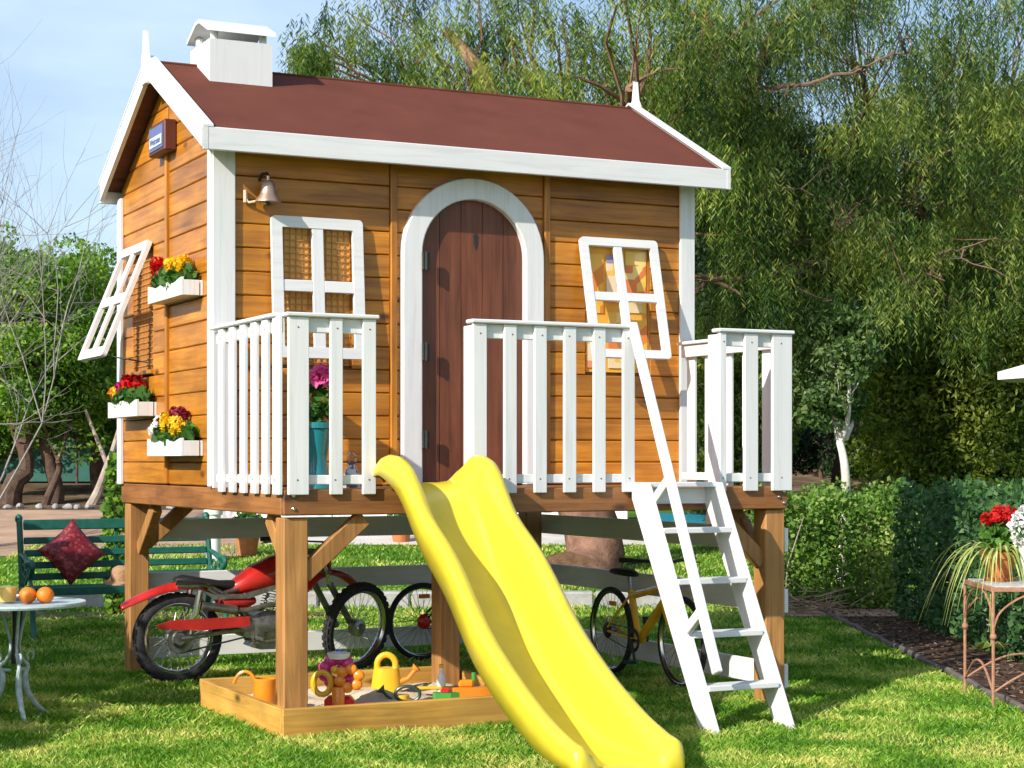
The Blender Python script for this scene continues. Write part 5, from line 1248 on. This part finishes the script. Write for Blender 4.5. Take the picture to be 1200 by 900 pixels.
# irrigation edging along the bed
MB().tube([V(3.27+random.uniform(-.02, .02), d_, .012+random.uniform(-.008, .012)) for d_ in np.linspace(9, 19.3, 40)], .024, 7).build('lawn_edging', plain('edging', (.12, .10, .09), rough=.95, var=.4), None)
tag(bpy.data.objects['lawn_edging'], 'dark narrow edging strip between lawn and planting bed', 'edging')
rg = np.random.default_rng(91); n = 4200; rr0 = rg.uniform(3.3, 4.9, n); dd0 = rg.uniform(9, 20.6, n)
Pl = np.array(V(0, 0))[None]+rr0[:, None]*np.array(RV)+dd0[:, None]*np.array(FV); Pl[:, 2] = .016+rg.uniform(0, .012, n)
al = rg.uniform(0, 2*pi, n); Al = np.stack([np.cos(al), np.sin(al), rg.normal(size=n)*.25], 1)*.028; Bl = np.stack([-np.sin(al), np.cos(al), rg.normal(size=n)*.25], 1)*.012
lit = link('leaf_litter', arr_mesh('leaf_litter', quads(Pl, Al, Bl), 4), leafmat('litter', (.06, .035, .02), (.16, .10, .055), (.38, .28, .17), trans=.1)); tag(lit, 'dry fallen leaves littering the planting bed', 'leaf litter', kind='stuff')
# off-frame shrubs on the left that shade the lawn
for i, (r_, d, h, w_) in enumerate(((-4.9, 9.3, 1.8, .9), (-5.3, 10.4, 2.7, 1.1), (-5.7, 11.6, 2.8, 1.1), (-6.0, 12.7, 3.0, 1.1), (-6.6, 14.6, 3.1, 1.2), (-7.3, 16.8, 3.1, 1.2))):
    b0 = V(r_, d, 0); rg = np.random.default_rng(200+i); C1 = scatter_ell(44, (0, 0, h*.52), (w_*.85, w_*.85, h*.42), .35, .55, rg, .2)
    tree('garden_shrub', 'leafy garden shrub bordering the lawn on the left', b0, h*.2, .08, C1, GRN1, BARK, broad(150, .13), 210+i, group='shrubs bordering the lawn on the left', nlimb=4, cat='shrub')
# ---------------------------------------------------------------- grass
def blades(n, r0, r1, d0, d1, h, wd, seed):
    rg = np.random.default_rng(seed); d = rg.uniform(d0, d1, n); r = rg.uniform(r0, r1, n)
    base = np.array(V(0, 0))[None]+r[:, None]*np.array(RV)+d[:, None]*np.array(FV)
    base[:, 2] = np.where(d < 22, 0, .075*(d-22))-.004
    x, yv = base[:, 0], base[:, 1]
    keep = ~((x > SX0-.02) & (x < SX1+.02) & (yv > SY0-.03) & (yv < SY1+.02)) & ~((r > 3.22) & (d < 20.8)) & ~((r > 2.6) & (d > 18.6) & (d < 21.6)) & ~((r > -12) & (r < -1.6) & (d > 18.4) & (d < 19.2) & (rg.uniform(size=n) < .7))
    # worn, uneven growth
    nzv = np.sin(x*2.1+1)*np.cos(yv*1.7)+.6*np.sin(x*5.3+yv*3.1)+.4*np.cos(x*9.1-yv*7.3)
    keep &= rg.uniform(size=n) < .80+.14*nzv
    base = base[keep]; n = len(base); nzv = nzv[keep]
    a = rg.uniform(0, 2*pi, n); sd = np.stack([np.cos(a), np.sin(a), np.zeros(n)], 1)
    hh = h*rg.uniform(.5, 1.35, (n, 1))*(1+.15*nzv[:, None]); ln = rg.normal(size=(n, 3))*np.array([.55, .55, 0]); ww = wd*rg.uniform(.7, 1.3, (n, 1))
    tip = base+np.array([0, 0, 1])*hh+ln*hh; mid = base+np.array([0, 0, .6])*hh+ln*hh*.35
    return np.stack([base-sd*ww, base+sd*ww, mid+sd*ww*.8, tip], 1).reshape(-1, 3)
GV = np.concatenate([blades(120000, -3.6, 3.3, 8.3, 10.4, .030, .0026, 1), blades(150000, -4.2, 3.6, 10.4, 14, .034, .0034, 2), blades(80000, -5.6, 4.2, 14, 19, .038, .006, 3), blades(50000, -7, 5, 19, 26.8, .045, .011, 4)])
go = link('grass', arr_mesh('grass', GV, 4), GRASS); tag(go, 'short uneven lawn grass', 'grass', kind='stuff')
